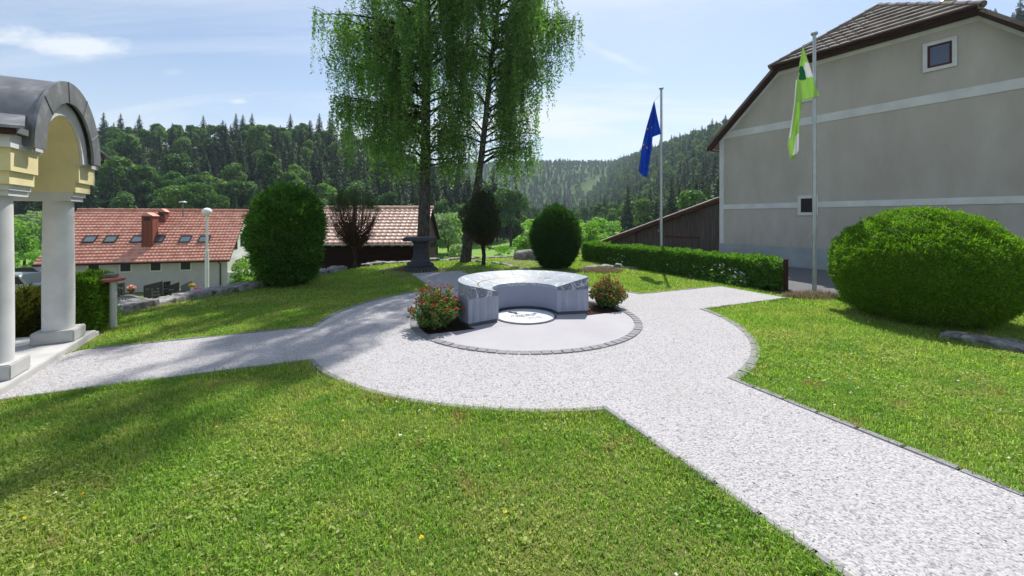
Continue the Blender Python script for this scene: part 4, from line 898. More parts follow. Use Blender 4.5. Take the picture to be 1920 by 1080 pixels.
fb3 = flag('f', '', Yf + .02, [(1197, 318), (1200, 325), (1208, 331)], [(1216, 314), (1216, 322), (1212, 332)], 0, 0, 0, lambda u, v: 0, 14, 14, amp=.02)
fe = flag_obj('blue_flag', 'limp blue european flag with gold stars on the pole by the hedge', [('cloth', fb), ('hoist_fold', fb2), ('hem_fold', fb3)], (p1[0], p1[1], 5), ['flag_blue'])
def star(px, py, Y, r, m, parent, flat=1.0, rot=0):
    c = at(px, py, Y); P = []
    for i in range(10):
        a = math.pi / 2 + math.pi * i / 5 + rot; q = r if i % 2 == 0 else r * .42; P.append((c[0] + q * math.cos(a) * flat, c[1], c[2] + q * math.sin(a)))
    k = MB(); k.prism(P, [(x, y - .006, z) for x, y, z in P]); k.build('star', m, parent)
for a in ((1214, 242, .055, .9, .1), (1222, 239, .04, .6, .4), (1206, 271, .06, .8, .5), (1213, 277, .055, 1, .2), (1218.5, 292, .03, .5, 0)): star(a[0], a[1], Yf - .12, a[2] * .85, 'flag_gold', fe, a[3], a[4])
Yg = p2[1] - .05
def gm(u, v): return 1 if .40 < v < .64 and u > .05 else 0
g1 = flag('f', '', Yg, [(1505, 89), (1499, 118), (1496, 150), (1492, 192)], [(1506.5, 89), (1516, 116), (1526, 150), (1536, 180)], 0, 0, 0, lambda u, v: 1 if (.30 + .05 * u) < v < (.63 - .02 * u) and u > (.9 - v * 1.1 if v < .5 else .12) else 0, amp=.02)
g2 = flag('f', '', Yg + .03, [(1492, 150), (1489, 190), (1483, 235), (1477, 272), (1480, 290), (1483, 300)], [(1500, 150), (1503, 190), (1501, 215), (1498, 245), (1497, 282), (1491, 295)], 0, 0, 0,
          lambda u, v: 1 if (u < .16 and v < .55) or (v > .62 and v < .9 and u > .25 + (0.9 - v) * 1.6) else 0, amp=.035)
g3 = flag('f', '', Yg + .0, [(1482, 292), (1484, 297)], [(1491, 290), (1488, 298)], 0, 0, 0, lambda u, v: 0, 8, 8, amp=.01)
fg = flag_obj('green_flag', 'limp lime green and white flag with green tree emblem near the big bush', [('cloth', g1), ('hanging_fold', g2), ('hem_fold', g3)], (p2[0], p2[1], 4), ['flag_lime', 'flag_white'])
P = [at(x, y, Yg - .055) for x, y in ((1500, 124), (1504.5, 124), (1509, 134), (1511.5, 148), (1508, 150), (1499, 150), (1497, 147), (1499.5, 138), (1497.5, 134))]
k = MB(); k.prism([tuple(p) for p in P], [(p[0], p[1] - .005, p[2]) for p in P]); k.build('tree_emblem', 'flag_green', fg)
for (px, py), pp, fl in (((1226, 190), p1, fe), ((1505, 89), p2, fg)):
    a = at(px, py, pp[1] - .05); k = MB(); k.tube([tuple(a), (pp[0], pp[1], pp[2] - .12)], .006, 5); k.build('cord', 'white_metal', fl)

# ------------------------------------------------------------------ stone things
ST = gnd(788, 508)
b = MB(); b.box((-.50, -.5, -.05), (.50, .5, .16), 0, frame(ST, AX)); b.box((-.40, -.4, .16), (.40, .4, .30), 0, frame(ST, AX)); 
ped = empty('stone_pedestal', (ST[0], ST[1], 0), 'dark stone pedestal table on a stepped base in front of the first birch', 'stone pedestal')
b.build('stepped_base', 'basin_stone', ped, bevel=.04)
b = MB(); b.lathe([(.34, .29), (.33, .36), (.27, .44), (.235, .60), (.235, .72), (.25, .74), (.25, .78), (.23, .80), (.25, .95), (.33, 1.05)], (ST[0], ST[1], 0), 8); b.build('shaft', 'basin_stone', ped, bevel=.008)
b = MB(); b.box((-.54, -.54, 1.05), (.54, .54, 1.16), 0, frame(ST, R(8))); b.build('table_slab', 'basin_stone', ped, bevel=.025)

def rock(mb, c, s, seed, rot=0):
    r = np.random.default_rng(seed); bm = bmesh.new(); bmesh.ops.create_icosphere(bm, subdivisions=3, radius=1)
    P = np.array([v.co[:] for v in bm.verts]); nz = vnoise(P, 1.6, seed) * .16 + vnoise(P, 4.5, seed + 1) * .06
    P = np.sign(P) * np.abs(P) ** .62; P *= (1 + nz)[:, None]; P *= np.array(s); cc, ss = math.cos(rot), math.sin(rot)
    Q = np.stack([P[:, 0] * cc - P[:, 1] * ss, P[:, 0] * ss + P[:, 1] * cc, P[:, 2]], 1) + np.array(c)
    mb.add([tuple(p) for p in Q], [tuple(v.index for v in f.verts) for f in bm.faces]); bm.free()
def stone_run(pts, wd, h, name, label, cat, z=0, step=.34, deep=.12):
    P = np.array(pts, float); L = np.concatenate([[0], np.cumsum(np.hypot(*np.diff(P, axis=0).T))]); n = int(L[-1] / .03); s_ = np.linspace(0, L[-1], n)
    X = np.interp(s_, L, P[:, 0]); Y = np.interp(s_, L, P[:, 1]); T = unit(np.gradient(np.stack([X, Y], 1), axis=0)); Nn = np.stack([-T[:, 1], T[:, 0]], 1)
    prof = [(-1, -deep)] + [(-1, -deep + (h + deep - .03) * (i + 1) / 8) for i in range(8)] + [(-.92 + 1.84 * i / 16, h) for i in range(17)] + [(1, h - .03 - (h + deep - .03) * i / 8) for i in range(8)] + [(1, -deep)]
    sd = int(abs(pts[0][0]) * 50); V = []
    cell = np.floor(s_ / step + .35 * np.sin(s_ * 5)).astype(int); rc = np.random.default_rng(sd); ch = rc.normal(0, .022, 4000); cw = rc.normal(0, .05, 4000)
    joint = np.minimum(1, np.abs(((s_ / step + .35 * np.sin(s_ * 5)) % 1) - .5) * -2 + 1.0); joint = np.clip(joint / .16, 0, 1)
    A = np.stack([np.stack([X + Nn[:, 0] * u * wd / 2 * (1 + cw[cell % 4000]), Y + Nn[:, 1] * u * wd / 2 * (1 + cw[cell % 4000]), 0 * X + zz + (ch[cell % 4000] if zz > 0 else 0)], 1) for u, zz in prof], 1)
    F_ = A.reshape(-1, 3); d1 = vnoise(F_, 9, sd) * .024 + vnoise(F_, 26, sd + 1) * .016 + vnoise(F_ * [1, 1, 3], 60, sd + 3) * .006
    u_ = np.tile(np.array([p[0] for p in prof]), n); top_ = np.tile(np.array([abs(p[0]) < .95 for p in prof]), n); jj = np.repeat(1 - joint, len(prof)) * .05
    F_[:, 2] += np.where(top_, d1 * .8 - jj, d1 * .4); F_[:, :2] += np.repeat(Nn, len(prof), 0) * (np.sign(u_) * (~top_) * (d1 * 1.8 - jj))[:, None]; F_[:, 2] += z
    m = len(prof); i = np.arange((n - 1) * m).reshape(-1, m)[:, :-1].ravel(); return tag(np_mesh(name, F_, np.stack([i, i + 1, i + m + 1, i + m], 1), None, 'field_rock', smooth=True), label, cat)
def stone_run_old(pts, wd, h, name, label, cat, z=0, step=.34, deep=.12):
    b = MB(); P = [Vector((p[0], p[1], 0)) for p in pts]; sd = 100 + int(abs(pts[0][0]) * 50)
    for i in range(len(P) - 1):
        L = (P[i + 1] - P[i]).length; n = max(1, int(L / step)); a = math.atan2(P[i + 1].y - P[i].y, P[i + 1].x - P[i].x)
        for k_ in range(n):
            p = P[i].lerp(P[i + 1], (k_ + .5) / n); sd += 1
            rock(b, (p.x + random.uniform(-.03, .03), p.y + random.uniform(-.03, .03), z + h * .5 - deep / 2 + random.uniform(-.02, .02)), (L / n * .56, wd * .5 * random.uniform(.85, 1.12), (h + deep) * .5 * random.uniform(.8, 1.1)), sd, a + random.uniform(-.1, .1))
    o = b.build(name, 'field_rock', None, smooth=True); tag(o, label, cat); return o
stone_run([(-9.2, 5.4), (-7.95, 6.7), (-7.6, 7.4), (-7.55, 8.3), (-7.2, 9.44), (-6.85, 10.3), (-6.5, 12.0), (-6.0, 14.0)], .52, .14, 'stone_wall', 'low flat-topped rough stone wall between the left lawn and the graves', 'wall', 0, .38, 1.2)
stone_run([(-5.6, 15.1), (-5.1, 15.9), (-3.3, 17.1), (-1.4, 18.2), (.3, 18.9)], .4, .07, 'stone_edging', 'thin stone edging along the far end of the lawn behind the birches', 'edging', 0, .4)
stone_run([(-1.9, 16.9), (-.3, 15.6), (.6, 13.6), (1.0, 12.6)], .2, .05, 'stone_edging', 'low stone edging beside the stony path right of the second birch', 'edging', 0, .3)
stone_run([(2.7, 14.3), (3.6, 14.9), (4.6, 14.4), (5.25, 13.6), (5.6, 12.6), (5.95, 11.6), (6.25, 10.9)], .42, .08, 'stone_edging', 'wavy rough stone edging between right back lawn and flower strip', 'edging', 0, .34)
stone_run([(6.62, 6.15), (6.85, 5.6), (7.1, 5.0), (7.3, 4.3)], .36, .07, 'stone_edging', 'dark rough stone edging under the big round bush at right', 'edging', 0, .36)
b = MB(); rock(b, (.92, 17.7, .15), (.85, .45, .32), 77, .05); tag(b.build('boulder', 'field_rock', None, smooth=True), 'flat-topped brown boulder behind the round clipped bush', 'boulder')
b = MB(); rock(b, (1.35, 17.1, .02), (.25, .2, .15), 78, .4); tag(b.build('boulder', 'field_rock', None, smooth=True), 'small stone in front of the flat-topped boulder', 'boulder')

# ------------------------------------------------------------------ foliage things
def tufts(T, N, per, ln, asp, rng, spread=.5, up=.35):
    """little outward pointing sprigs: per leaves at every tuft"""
    P = np.repeat(T, per, 0); D = unit(np.repeat(N, per, 0) + rng.normal(0, spread, (len(P), 3)) + [0, 0, up]); s_ = ln * rng.uniform(.5, 1.25, (len(P), 1))
    P = P + rng.normal(0, ln * .3, P.shape); w_ = unit(np.cross(D, rng.normal(0, 1, D.shape))) * s_ * asp * .5
    V = np.stack([P, P + D * s_ * .5 + w_, P + D * s_, P + D * s_ * .5 - w_], 1).reshape(-1, 3); return V, np.arange(4 * len(P)).reshape(-1, 4)
def shaped(n, c, prof, rng, bump=.06, bs=3.0, seed=0, depth=.14, sq=1.0):
    """points near the surface of a body of revolution; prof: list of (z, r)"""
    pz = np.array([p[0] for p in prof]); pr = np.array([p[1] for p in prof]); L = np.concatenate([[0], np.cumsum(np.hypot(np.diff(pz), np.diff(pr)))])
    # area weighted sampling
    s_ = rng.uniform(0, L[-1], n * 3); r = np.interp(s_, L, pr); k = rng.uniform(0, pr.max(), n * 3) < r + .03; s_ = s_[k][:n]; n = len(s_)
    z = np.interp(s_, L, pz); r = np.interp(s_, L, pr); a = rng.uniform(0, 2 * np.pi, n)
    ds = .01; dz = np.interp(s_ + ds, L, pz) - np.interp(s_ - ds, L, pz); dr = np.interp(s_ + ds, L, pr) - np.interp(s_ - ds, L, pr); nn = unit(np.stack([dz, -dr], 1))
    N = np.stack([nn[:, 0] * np.cos(a), nn[:, 0] * np.sin(a), nn[:, 1]], 1); P = np.stack([r * np.cos(a), r * np.sin(a), z], 1)
    off_ = bump * vnoise(P, bs, seed) + bump * .6 * vnoise(P, bs * 2.7, seed + 1)
    P = P + N * (off_ - rng.exponential(depth * .5, n).clip(0, depth * 2.2))[:, None]
    return P + np.array(c), N
def core(prof, c, k=.86, n=28): b = MB(); b.lathe([(max(.01, r * k), z * .97 + .02) for z, r in prof], c, n); return b
def clipped(name, c, prof, label, cat, leafm, n, size, bump=.07, bs=3, seed=0, depth=.14, trunk=True, asp=.45, sx=1.0):
    r = np.random.default_rng(seed + 500); root = empty(name, c, label, cat)
    P, N = shaped(n, c, prof, r, bump, bs, seed, depth)
    V, Q, _ = joinq(leaves(P, N + [0, 0, .25], size * .8, asp, .75, r), tufts(P[:n // 3], N[:n // 3], 4, size * 2.0, .36, r))
    PX_, NX_ = shaped(420, c, prof, r, bump, bs, seed, .01); V3, Q3 = tufts(PX_ + NX_ * .02, NX_, 9, size * 3.2, .18, r, .35, .5)
    V, Q, _ = joinq((V, Q), (V3, Q3)); np_mesh('foliage', V, Q, root, leafm)
    b = core(prof, c, .82); 
    if sx != 1: b.v = [(c[0] + (v[0] - c[0]) * sx, v[1], v[2]) for v in b.v]
    b.build('inner_growth', leafm, root, smooth=True)
    if trunk: b = MB(); b.tube([(c[0], c[1], -.1), (c[0], c[1], prof[0][0] + .3)], [.12, .09], 8); b.build('trunk', 'dark_bark', root)
    return root
# big yew dome at right
bush_prof = [(.02, .05), (.02, .72), (.16, .98), (.48, 1.20), (.90, 1.29), (1.25, 1.24), (1.50, 1.08), (1.72, .82), (1.88, .50), (1.96, .22), (1.98, .02)]
clipped('yew_dome', (7.42, 7.25, 0), bush_prof, 'very large round clipped bright green yew in front of the grey house', 'bush', 'yew_leaf', 120000, .018, .055, 4.5, 1, .13, asp=.4)
top_prof = [(.18, .04), (.15, .50), (.30, .66), (.70, .80), (1.25, .90), (1.75, .87), (2.15, .73), (2.45, .46), (2.58, .22), (2.63, .02)]
tl = gnd(527, 537); clipped('thuja_barrel', (tl[0], tl[1] + .3, 0), top_prof, 'tall barrel-shaped clipped thuja beside the stone wall left of the barn', 'bush', 'thuja_leaf', 46000, .046, .12, 3.2, 2, .30, asp=.42)
ball_prof = [(.12, .04), (.10, .45), (.3, .62), (.7, .80), (1.1, .86), (1.5, .82), (1.85, .66), (2.12, .42), (2.24, .18), (2.27, .02)]
bl_ = gnd(1044, 506); clipped('thuja_egg', (bl_[0], bl_[1] + .3, 0), ball_prof, 'egg-shaped dark clipped thuja behind the right end of the monument', 'bush', 'yew_dark', 42000, .034, .075, 3.4, 3, .18, asp=.4)
# shrubs behind the near portico column
k = MB(); c = (-6.95, 6.85, 0)
def box_bush(name, lo, hi, label, leafm, n, size, seed, ang=0, bump=.05, cat='bush', coremat=None):
    r = np.random.default_rng(seed); cx, cy = (lo[0] + hi[0]) / 2, (lo[1] + hi[1]) / 2; root = empty(name, (cx, cy, lo[2]), label, cat)
    hs = (np.array(hi) - np.array(lo)) / 2; ctr = (np.array(hi) + np.array(lo)) / 2
    p = r.uniform(-1, 1, (n, 3)); w3 = np.array([hs[1] * hs[2], hs[0] * hs[2], hs[0] * hs[1]]); f = r.choice(3, n, p=w3 / w3.sum()); sg = np.where(r.uniform(size=n) < .5, -1, 1.0); sg = np.where(f == 2, 1.0, sg); N = np.zeros((n, 3))
    for a in range(3): k_ = f == a; p[k_, a] = sg[k_]; N[k_, a] = sg[k_]
    P = p * hs; q = np.minimum(1, 1 - (np.abs(p) ** 6).sum(1) * .03 + .03)[:, None]; P = P * q
    P = P + N * (bump * vnoise(P + ctr, 4, seed) + bump * .7 * vnoise(P + ctr, 11, seed + 2) - r.exponential(.05, n).clip(0, .2))[:, None]
    V, Q, _ = joinq(leaves(P, N + [0, 0, .3], size * .85, .5, .8, r), tufts(P[:n // 4], N[:n // 4], 4, size * 2.2, .4, r)); cs, sn = math.cos(ang), math.sin(ang)
    def rot(A): return np.stack([A[:, 0] * cs - A[:, 1] * sn, A[:, 0] * sn + A[:, 1] * cs, A[:, 2]], 1) + ctr
    np_mesh('foliage', rot(V), Q, root, leafm)
    b = MB(); h2 = hs - .09; b.box(tuple(-h2), tuple(h2)); b.v = [tuple(x) for x in rot(np.array(b.v))]; b.build('inner_growth', coremat or leafm, root); return root
box_bush('yew_hedge', (-7.21, 6.16, 0), (-6.69, 6.84, .84), 'clipped bright green yew hedge block right of the near portico column', 'yew_leaf', 22000, .026, 41, R(25), .06)
clipped('golden_cypress', (-7.62, 6.28, 0), [(.0, .05), (.05, .36), (.2, .38), (.4, .30), (.58, .16), (.70, .02)], 'yellow-green cypress shrub between the portico columns', 'bush', 'cypress_gold', 11000, .024, .07, 4, 6, .15, False)
# long hedge to the right
def hedge(p0, p1_, wd, h, n, label, leafm='hedge_leaf', size=.034, seed=51, name='hedge'):
    a = math.atan2(p1_[1] - p0[1], p1_[0] - p0[0]); L = math.hypot(p1_[0] - p0[0], p1_[1] - p0[1]); cx, cy = (p0[0] + p1_[0]) / 2, (p0[1] + p1_[1]) / 2
    return box_bush(name, (cx - L / 2, cy - wd / 2, 0), (cx + L / 2, cy + wd / 2, h), label, leafm, n, size, seed, a, .05, 'hedge')
hedge((6.80, 10.15), (3.25, 17.6), .62, .74, 60000, 'long low clipped hedge running back beside the board shed')
pe = (6.98, 9.92); k = MB(); k.box((-.03, -.02, -.05), (.03, .08, .80), 0, frame((6.77, 9.86), 0)); hp = k.build('hedge_end_post', 'brown_board', None); tag(hp, 'thin brown upright post at the near end of the long hedge', 'post')
k = MB(); c = at(1469, 492, 10.4); k.lathe([(.01, -.07), (.07, -.05), (.075, .0), (.06, .05), (.01, .07)], tuple(c), 16); k.tube([(c[0], c[1], c[2] - .06), (c[0], c[1], 0)], .02, 8); tag(k.build('ball_bollard', 'black_iron', None, smooth=True), 'small black round knob on a thin post behind the hedge end', 'bollard')
# flower strip along the hedge
r = np.random.default_rng(61); n = 4200; t_ = r.uniform(0, 1, n); base = np.stack([5.3 + 1.05 * (1 - t_) ** 1.2 - .1, 10.5 + 5.2 * t_, 0 * t_], 1); base[:, 0] = np.interp(base[:, 1], [10.3, 11.5, 13.5, 15.8], [6.45, 6.12, 5.35, 4.1]) + r.normal(0, .16, n) - .1
hh = r.uniform(.12, .50, n) * np.interp(base[:, 1], [10.3, 11.2, 15.8], [.5, 1, .9])
Pl = np.repeat(base, 14, 0) + np.stack([r.normal(0, .05, n * 14), r.normal(0, .05, n * 14), r.uniform(0, 1, n * 14) * np.repeat(hh, 14)], 1)
V1 = leaves(Pl, np.tile([0, 0, 1.0], (len(Pl), 1)) + r.normal(0, .8, (len(Pl), 3)), .026, .4, .5, r)
fk = r.uniform(size=n) < .30; Pw = base[fk] + np.stack([0 * hh[fk], 0 * hh[fk], hh[fk] + .03], 1); Pw = np.repeat(Pw, 3, 0) + r.normal(0, .01, (3 * fk.sum(), 3)); V2 = leaves(Pw, np.tile([0, -.4, 1.0], (len(Pw), 1)), .022, .9, .3, r)
V, Q, mi = joinq(V1, V2); tag(np_mesh('daisy_strip', V, Q, None, ['hedge_leaf', 'petal_white'], mi), 'strip of tall weeds and white daisies in front of the hedge', 'flowers', kind='stuff')
def tussock(c, rx, ry, h, n, m, name, label, seed, size=.05, kind='stuff', cat='grass'):
    r = np.random.default_rng(seed); a = r.uniform(0, 6.283, n); q = np.sqrt(r.uniform(0, 1, n)); B = np.stack([c[0] + rx * q * np.cos(a), c[1] + ry * q * np.sin(a), 0 * a + (c[2] if len(c) > 2 else 0)], 1)
    hh_ = h * (1 - .5 * q) * r.uniform(.4, 1, n); lean = r.normal(0, .4, (n, 2)); tip = B + np.stack([lean[:, 0] * hh_, lean[:, 1] * hh_, hh_], 1); sdv = unit(np.stack([-lean[:, 1], lean[:, 0], 0 * a], 1)) * size * .1
    V = np.stack([B - sdv, B + sdv, tip + sdv * .2, tip - sdv * .2], 1).reshape(-1, 3); return tag(np_mesh(name, V, np.arange(4 * n).reshape(-1, 4), None, m), label, cat, kind=kind)
tussock((3.0, 13.6), .75, .45, .22, 3000, 'dry_straw', 'dry_grass_clump', 'clump of dry straw-coloured plants right of the egg-shaped thuja', 71, .08)
tussock((6.9, 9.15), .7, .3, .22, 1500, 'dry_straw', 'dry_grass_clump', 'dry pale weeds around the foot of the nearer flagpole', 72, .07)
tussock((7.5, 8.7), .35, .3, .3, 900, 'hedge_leaf', 'weeds', 'green weeds at the left foot of the big yew', 73, .09)
tussock((-3.4, 13.9), .7, .35, .25, 1600, 'dry_straw', 'dry_grass_clump', 'dry grass around the trunk of the bare juniper', 74, .07)

# ---- small stem junipers
def stem_juniper(c, h0, prof, label, sparse, seed, rt):
    r = np.random.default_rng(seed); root = empty('stem_juniper', (c[0], c[1], 0), label, 'tree')
    b = MB(); top = prof[-1][0]; b.tube([(c[0], c[1], -.1), (c[0] + .03, c[1], h0 * .5), (c[0] - .02, c[1], h0), (c[0], c[1], top * .8)], [rt, rt * .85, rt * .9, rt * .25], 10); b.build('trunk', 'dark_bark', root, smooth=True)
    b = MB(); P = []; N = []; ends = []
    pz = [p[0] for p in prof]; pr = [p[1] for p in prof]
    for k_ in range(260 if sparse else 170):
        z1 = r.uniform(h0 + .15, top); a = r.uniform(0, 6.283); R1 = np.interp(z1, pz, pr) * r.uniform(.75, 1.04); z0 = h0 - .05 + (z1 - h0) * r.uniform(.0, .35)
        o = np.array([c[0], c[1], z0]); e = np.array([c[0] + R1 * math.cos(a), c[1] + R1 * math.sin(a), z1]); m_ = (o + e) / 2 + np.array([math.cos(a), math.sin(a), 0]) * R1 * .22 - [0, 0, .05]
        b.tube([o, m_, e], [.014, .009, .004], 4)
        for q in range(3):
            s_ = r.uniform(.4, .9); p = (1 - s_) ** 2 * o + 2 * s_ * (1 - s_) * m_ + s_ * s_ * e; d_ = unit(e - o + r.normal(0, .35, 3)) * r.uniform(.12, .3); b.tube([p, p + d_], [.006, .003], 3); ends.append((p + d_, a))
        ends.append((e, a))
    b.build('branches', 'twig_bark', root)
    E = np.array([x[0] for x in ends])
    if sparse:
        dead = r.uniform(size=len(E)) < .35; live = (E[:, 2] > h0 + (top - h0) * .62) & ~dead
        PL = np.repeat(E[live], 42, 0); PL = PL + r.normal(0, .06, PL.shape); V, Q = leaves(PL, r.normal(0, 1, PL.shape), .022, .3, .5, r); np_mesh('foliage', V, Q, root, 'yew_dark')
        PD = np.repeat(E[dead], 12, 0); PD = PD + r.normal(0, .05, PD.shape); V, Q = leaves(PD, r.normal(0, 1, PD.shape), .02, .3, .5, r); np_mesh('dead_needles', V, Q, root, 'juniper_dead')
    else:
        P, N = shaped(26000, (c[0], c[1], 0), prof, r, .20, 3.4, seed, .40); V, Q = leaves(P, N, .028, .35, .8, r); np_mesh('foliage', V, Q, root, 'juniper_dark')
        core(prof, (c[0], c[1], 0), .55).build('inner_growth', 'juniper_dark', root)
    return root
c = gnd(665, 503); stem_juniper((c[0], c[1]), .78, [(.70, .06), (1.0, .45), (1.5, .82), (2.0, .90), (2.4, .80), (2.7, .60), (2.85, .3)], 'sparse half-bare stem juniper with brown twigs in front of the barn roof', True, 81, .075)
c = gnd(906, 498); stem_juniper((c[0], c[1]), .80, [(.75, .08), (.95, .3), (1.25, .62), (1.6, .72), (2.1, .68), (2.5, .52), (2.8, .34), (2.95, .1)], 'dense dark stem juniper with bare trunk to the right of the birches', False, 82, .085)
b = MB()      # upright tuft on the sparse juniper
# ------------------------------------------------------------------ birches
def birch(name, base, path, rads, limbs, label, seed, nleaf=.052, zmin=3.0):
    r = np.random.default_rng(seed); root = empty(name, (base[0], base[1], 0), label, 'tree', None)
    P = np.array(path, float); b = MB(); pts = [Vector(p) for p in P]
    # smooth the trunk
    tt = np.linspace(0, len(P) - 1, 40); PX = np.stack([np.interp(tt, range(len(P)), P[:, i]) for i in range(3)], 1); RX = np.interp(tt, range(len(P)), rads)
    PX[3:-3] = (PX[:-6] + PX[1:-5] + PX[2:-4] + PX[3:-3] + PX[4:-2] + PX[5:-1] + PX[6:]) / 7
    b.tube([tuple(p) for p in PX], list(RX), 12); b.build('trunk', 'birch_bark', root, smooth=True)
    lb = MB(); tw = MB(); LP = []; LN = []
    zt_ = PX[:, 2]
    for (z0, az, L, rise) in limbs:
        o = np.array([np.interp(z0, zt_, PX[:, 0]), np.interp(z0, zt_, PX[:, 1]), z0]); d_ = np.array([math.cos(az), math.sin(az), 0]); n = 9
        q = np.linspace(0, 1, n)[:, None]; wob = np.cumsum(r.normal(0, .035 * L / 4, (n, 3)), 0) * (q > 0)
        path_ = o + d_ * L * q + np.array([0, 0, 1.0]) * (rise * (q * 1.5 - .8 * q * q)) + wob
        r0 = .022 + .014 * L; lb.tube([tuple(p) for p in path_], list(np.linspace(r0, .008, n)), 6)
        nst = int(3.5 + 4.5 * L)
        for k_ in range(nst):
            s_ = r.uniform(.16, 1.0) ** .8; p = np.array([np.interp(s_ * (n - 1), range(n), path_[:, i]) for i in range(3)])
            a2 = az + r.normal(0, .9); l2 = r.uniform(.2, .95) * (1.1 - .4 * s_); e = p + np.array([math.cos(a2), math.sin(a2), .25]) * l2
            m_ = (p + e) / 2 + [0, 0, .12 * l2]; tw.tube([tuple(p), tuple(m_), tuple(e)], [.010, .007, .004], 3)
            for f in range(2 + (r.uniform() < .5)):
                st = p + (e - p) * r.uniform(.2, 1.0); hl = min(r.gamma(2.6, .42) + .15, st[2] - zmin - r.exponential(1.0)); 
                if hl < .15: continue
                nl = int(hl / .027); u = np.linspace(0, 1, nl)[:, None]; dx = r.normal(0, .10, 2)
                S_ = st + np.concatenate([dx[0] * u ** .6 * hl ** .5, dx[1] * u ** .6 * hl ** .5, -hl * u], 1)
                LP.append(S_ + r.normal(0, .045, S_.shape)); LN.append(r.normal(0, 1, S_.shape) * [1, 1, .5])
                if f == 0: tw.tube([tuple(S_[0]), tuple(S_[nl // 2]), tuple(S_[-1])], [.004, .003, .002], 3)
    lb.build('limbs', 'dark_bark', root, smooth=True); tw.build('twigs', 'dark_bark', root)
    LP = np.concatenate(LP); LN = np.concatenate(LN); V, Q = leaves(LP, LN, nleaf * .72, .62, .3, r); np_mesh('foliage', V, Q, root, 'birch_leaf'); return len(LP)
def limbset(spec, seed):
    r = np.random.default_rng(seed); o = []
    for z0, z1, n, L0_, L1_, a0, a1 in spec:
        for k_ in range(n): o.append((r.uniform(z0, z1), R(r.uniform(a0, a1)), r.uniform(L0_, L1_), r.uniform(.2, 1.5)))
    return o
X1, Y1 = -3.62, 16.2
l1 = limbset([(3.6, 5.5, 5, 1.2, 2.3, 150, 260), (4.0, 6.5, 8, 1.6, 2.8, 120, 240), (5.5, 8.5, 14, 2.4, 3.9, 110, 250), (4.2, 8.5, 14, 1.2, 2.6, -80, 80), (8.0, 11.5, 22, 1.8, 3.9, 80, 280), (8.0, 11.5, 14, 1.2, 2.8, -80, 80), (11.5, 15, 14, .8, 2.4, 0, 360), (14, 17, 8, .5, 1.3, 0, 360)], 5)
l1 += [(3.9, R(-10), 1.6, .3), (4.2, R(8), 1.9, .1), (4.6, R(-25), 1.5, .3), (5.8, R(182), 3.5, .9), (6.0, R(176), 3.6, .8), (8.6, R(178), 4.1, 1.3), (9.4, R(184), 4.4, 1.0), (9.2, R(172), 4.2, 1.0)]
n1_ = birch('birch', (X1, Y1), [(X1, Y1, -.2), (X1 + .05, Y1, 1.5), (X1 + .12, Y1, 4), (X1 + .14, Y1, 7), (X1 + .18, Y1, 10), (X1 + .3, Y1, 14), (X1 + .35, Y1, 17)], [.30, .25, .21, .17, .12, .07, .02], l1,
            'tall straight dark-trunked birch behind the stone pedestal', 91)
X2, Y2 = -1.95, 16.6
l2 = limbset([(4.0, 6, 5, 1.2, 2.1, -50, 50), (5.0, 8, 14, 1.2, 2.3, -60, 60), (4.6, 8.5, 9, 1.0, 2.0, 120, 240), (7.5, 11.5, 24, 1.2, 2.9, -70, 70), (7.5, 11.5, 12, 1.0, 2.2, 100, 260), (11.5, 14.5, 12, .8, 1.9, 0, 360), (14, 18, 10, .6, 1.3, 0, 360), (18, 21.5, 14, .5, 1.3, 0, 360)], 6)
l2 += [(4.4, R(4), 2.1, .6), (4.5, R(-6), 2.2, .5), (4.9, R(2), 2.0, .7), (9.0, R(0), 3.5, 1.0), (9.6, R(5), 3.5, .7), (8.8, R(-8), 3.2, 1.2)]
n2_ = birch('birch', (X2, Y2), [(X2, Y2, -.2), (X2 + .12, Y2, 1.0), (X2 + .55, Y2, 3.2), (X2 + .85, Y2, 5.8), (X2 + 1.1, Y2, 8.5), (X2 + 1.45, Y2, 11), (X2 + 1.8, Y2, 14), (X2 + 2.3, Y2, 18), (X2 + 2.8, Y2, 22)], [.25, .19, .14, .115, .095, .08, .065, .045, .02], l2,
            'leaning birch with mossy foot, right of the straight birch', 92)
print('birch leaves', n1_, n2_)

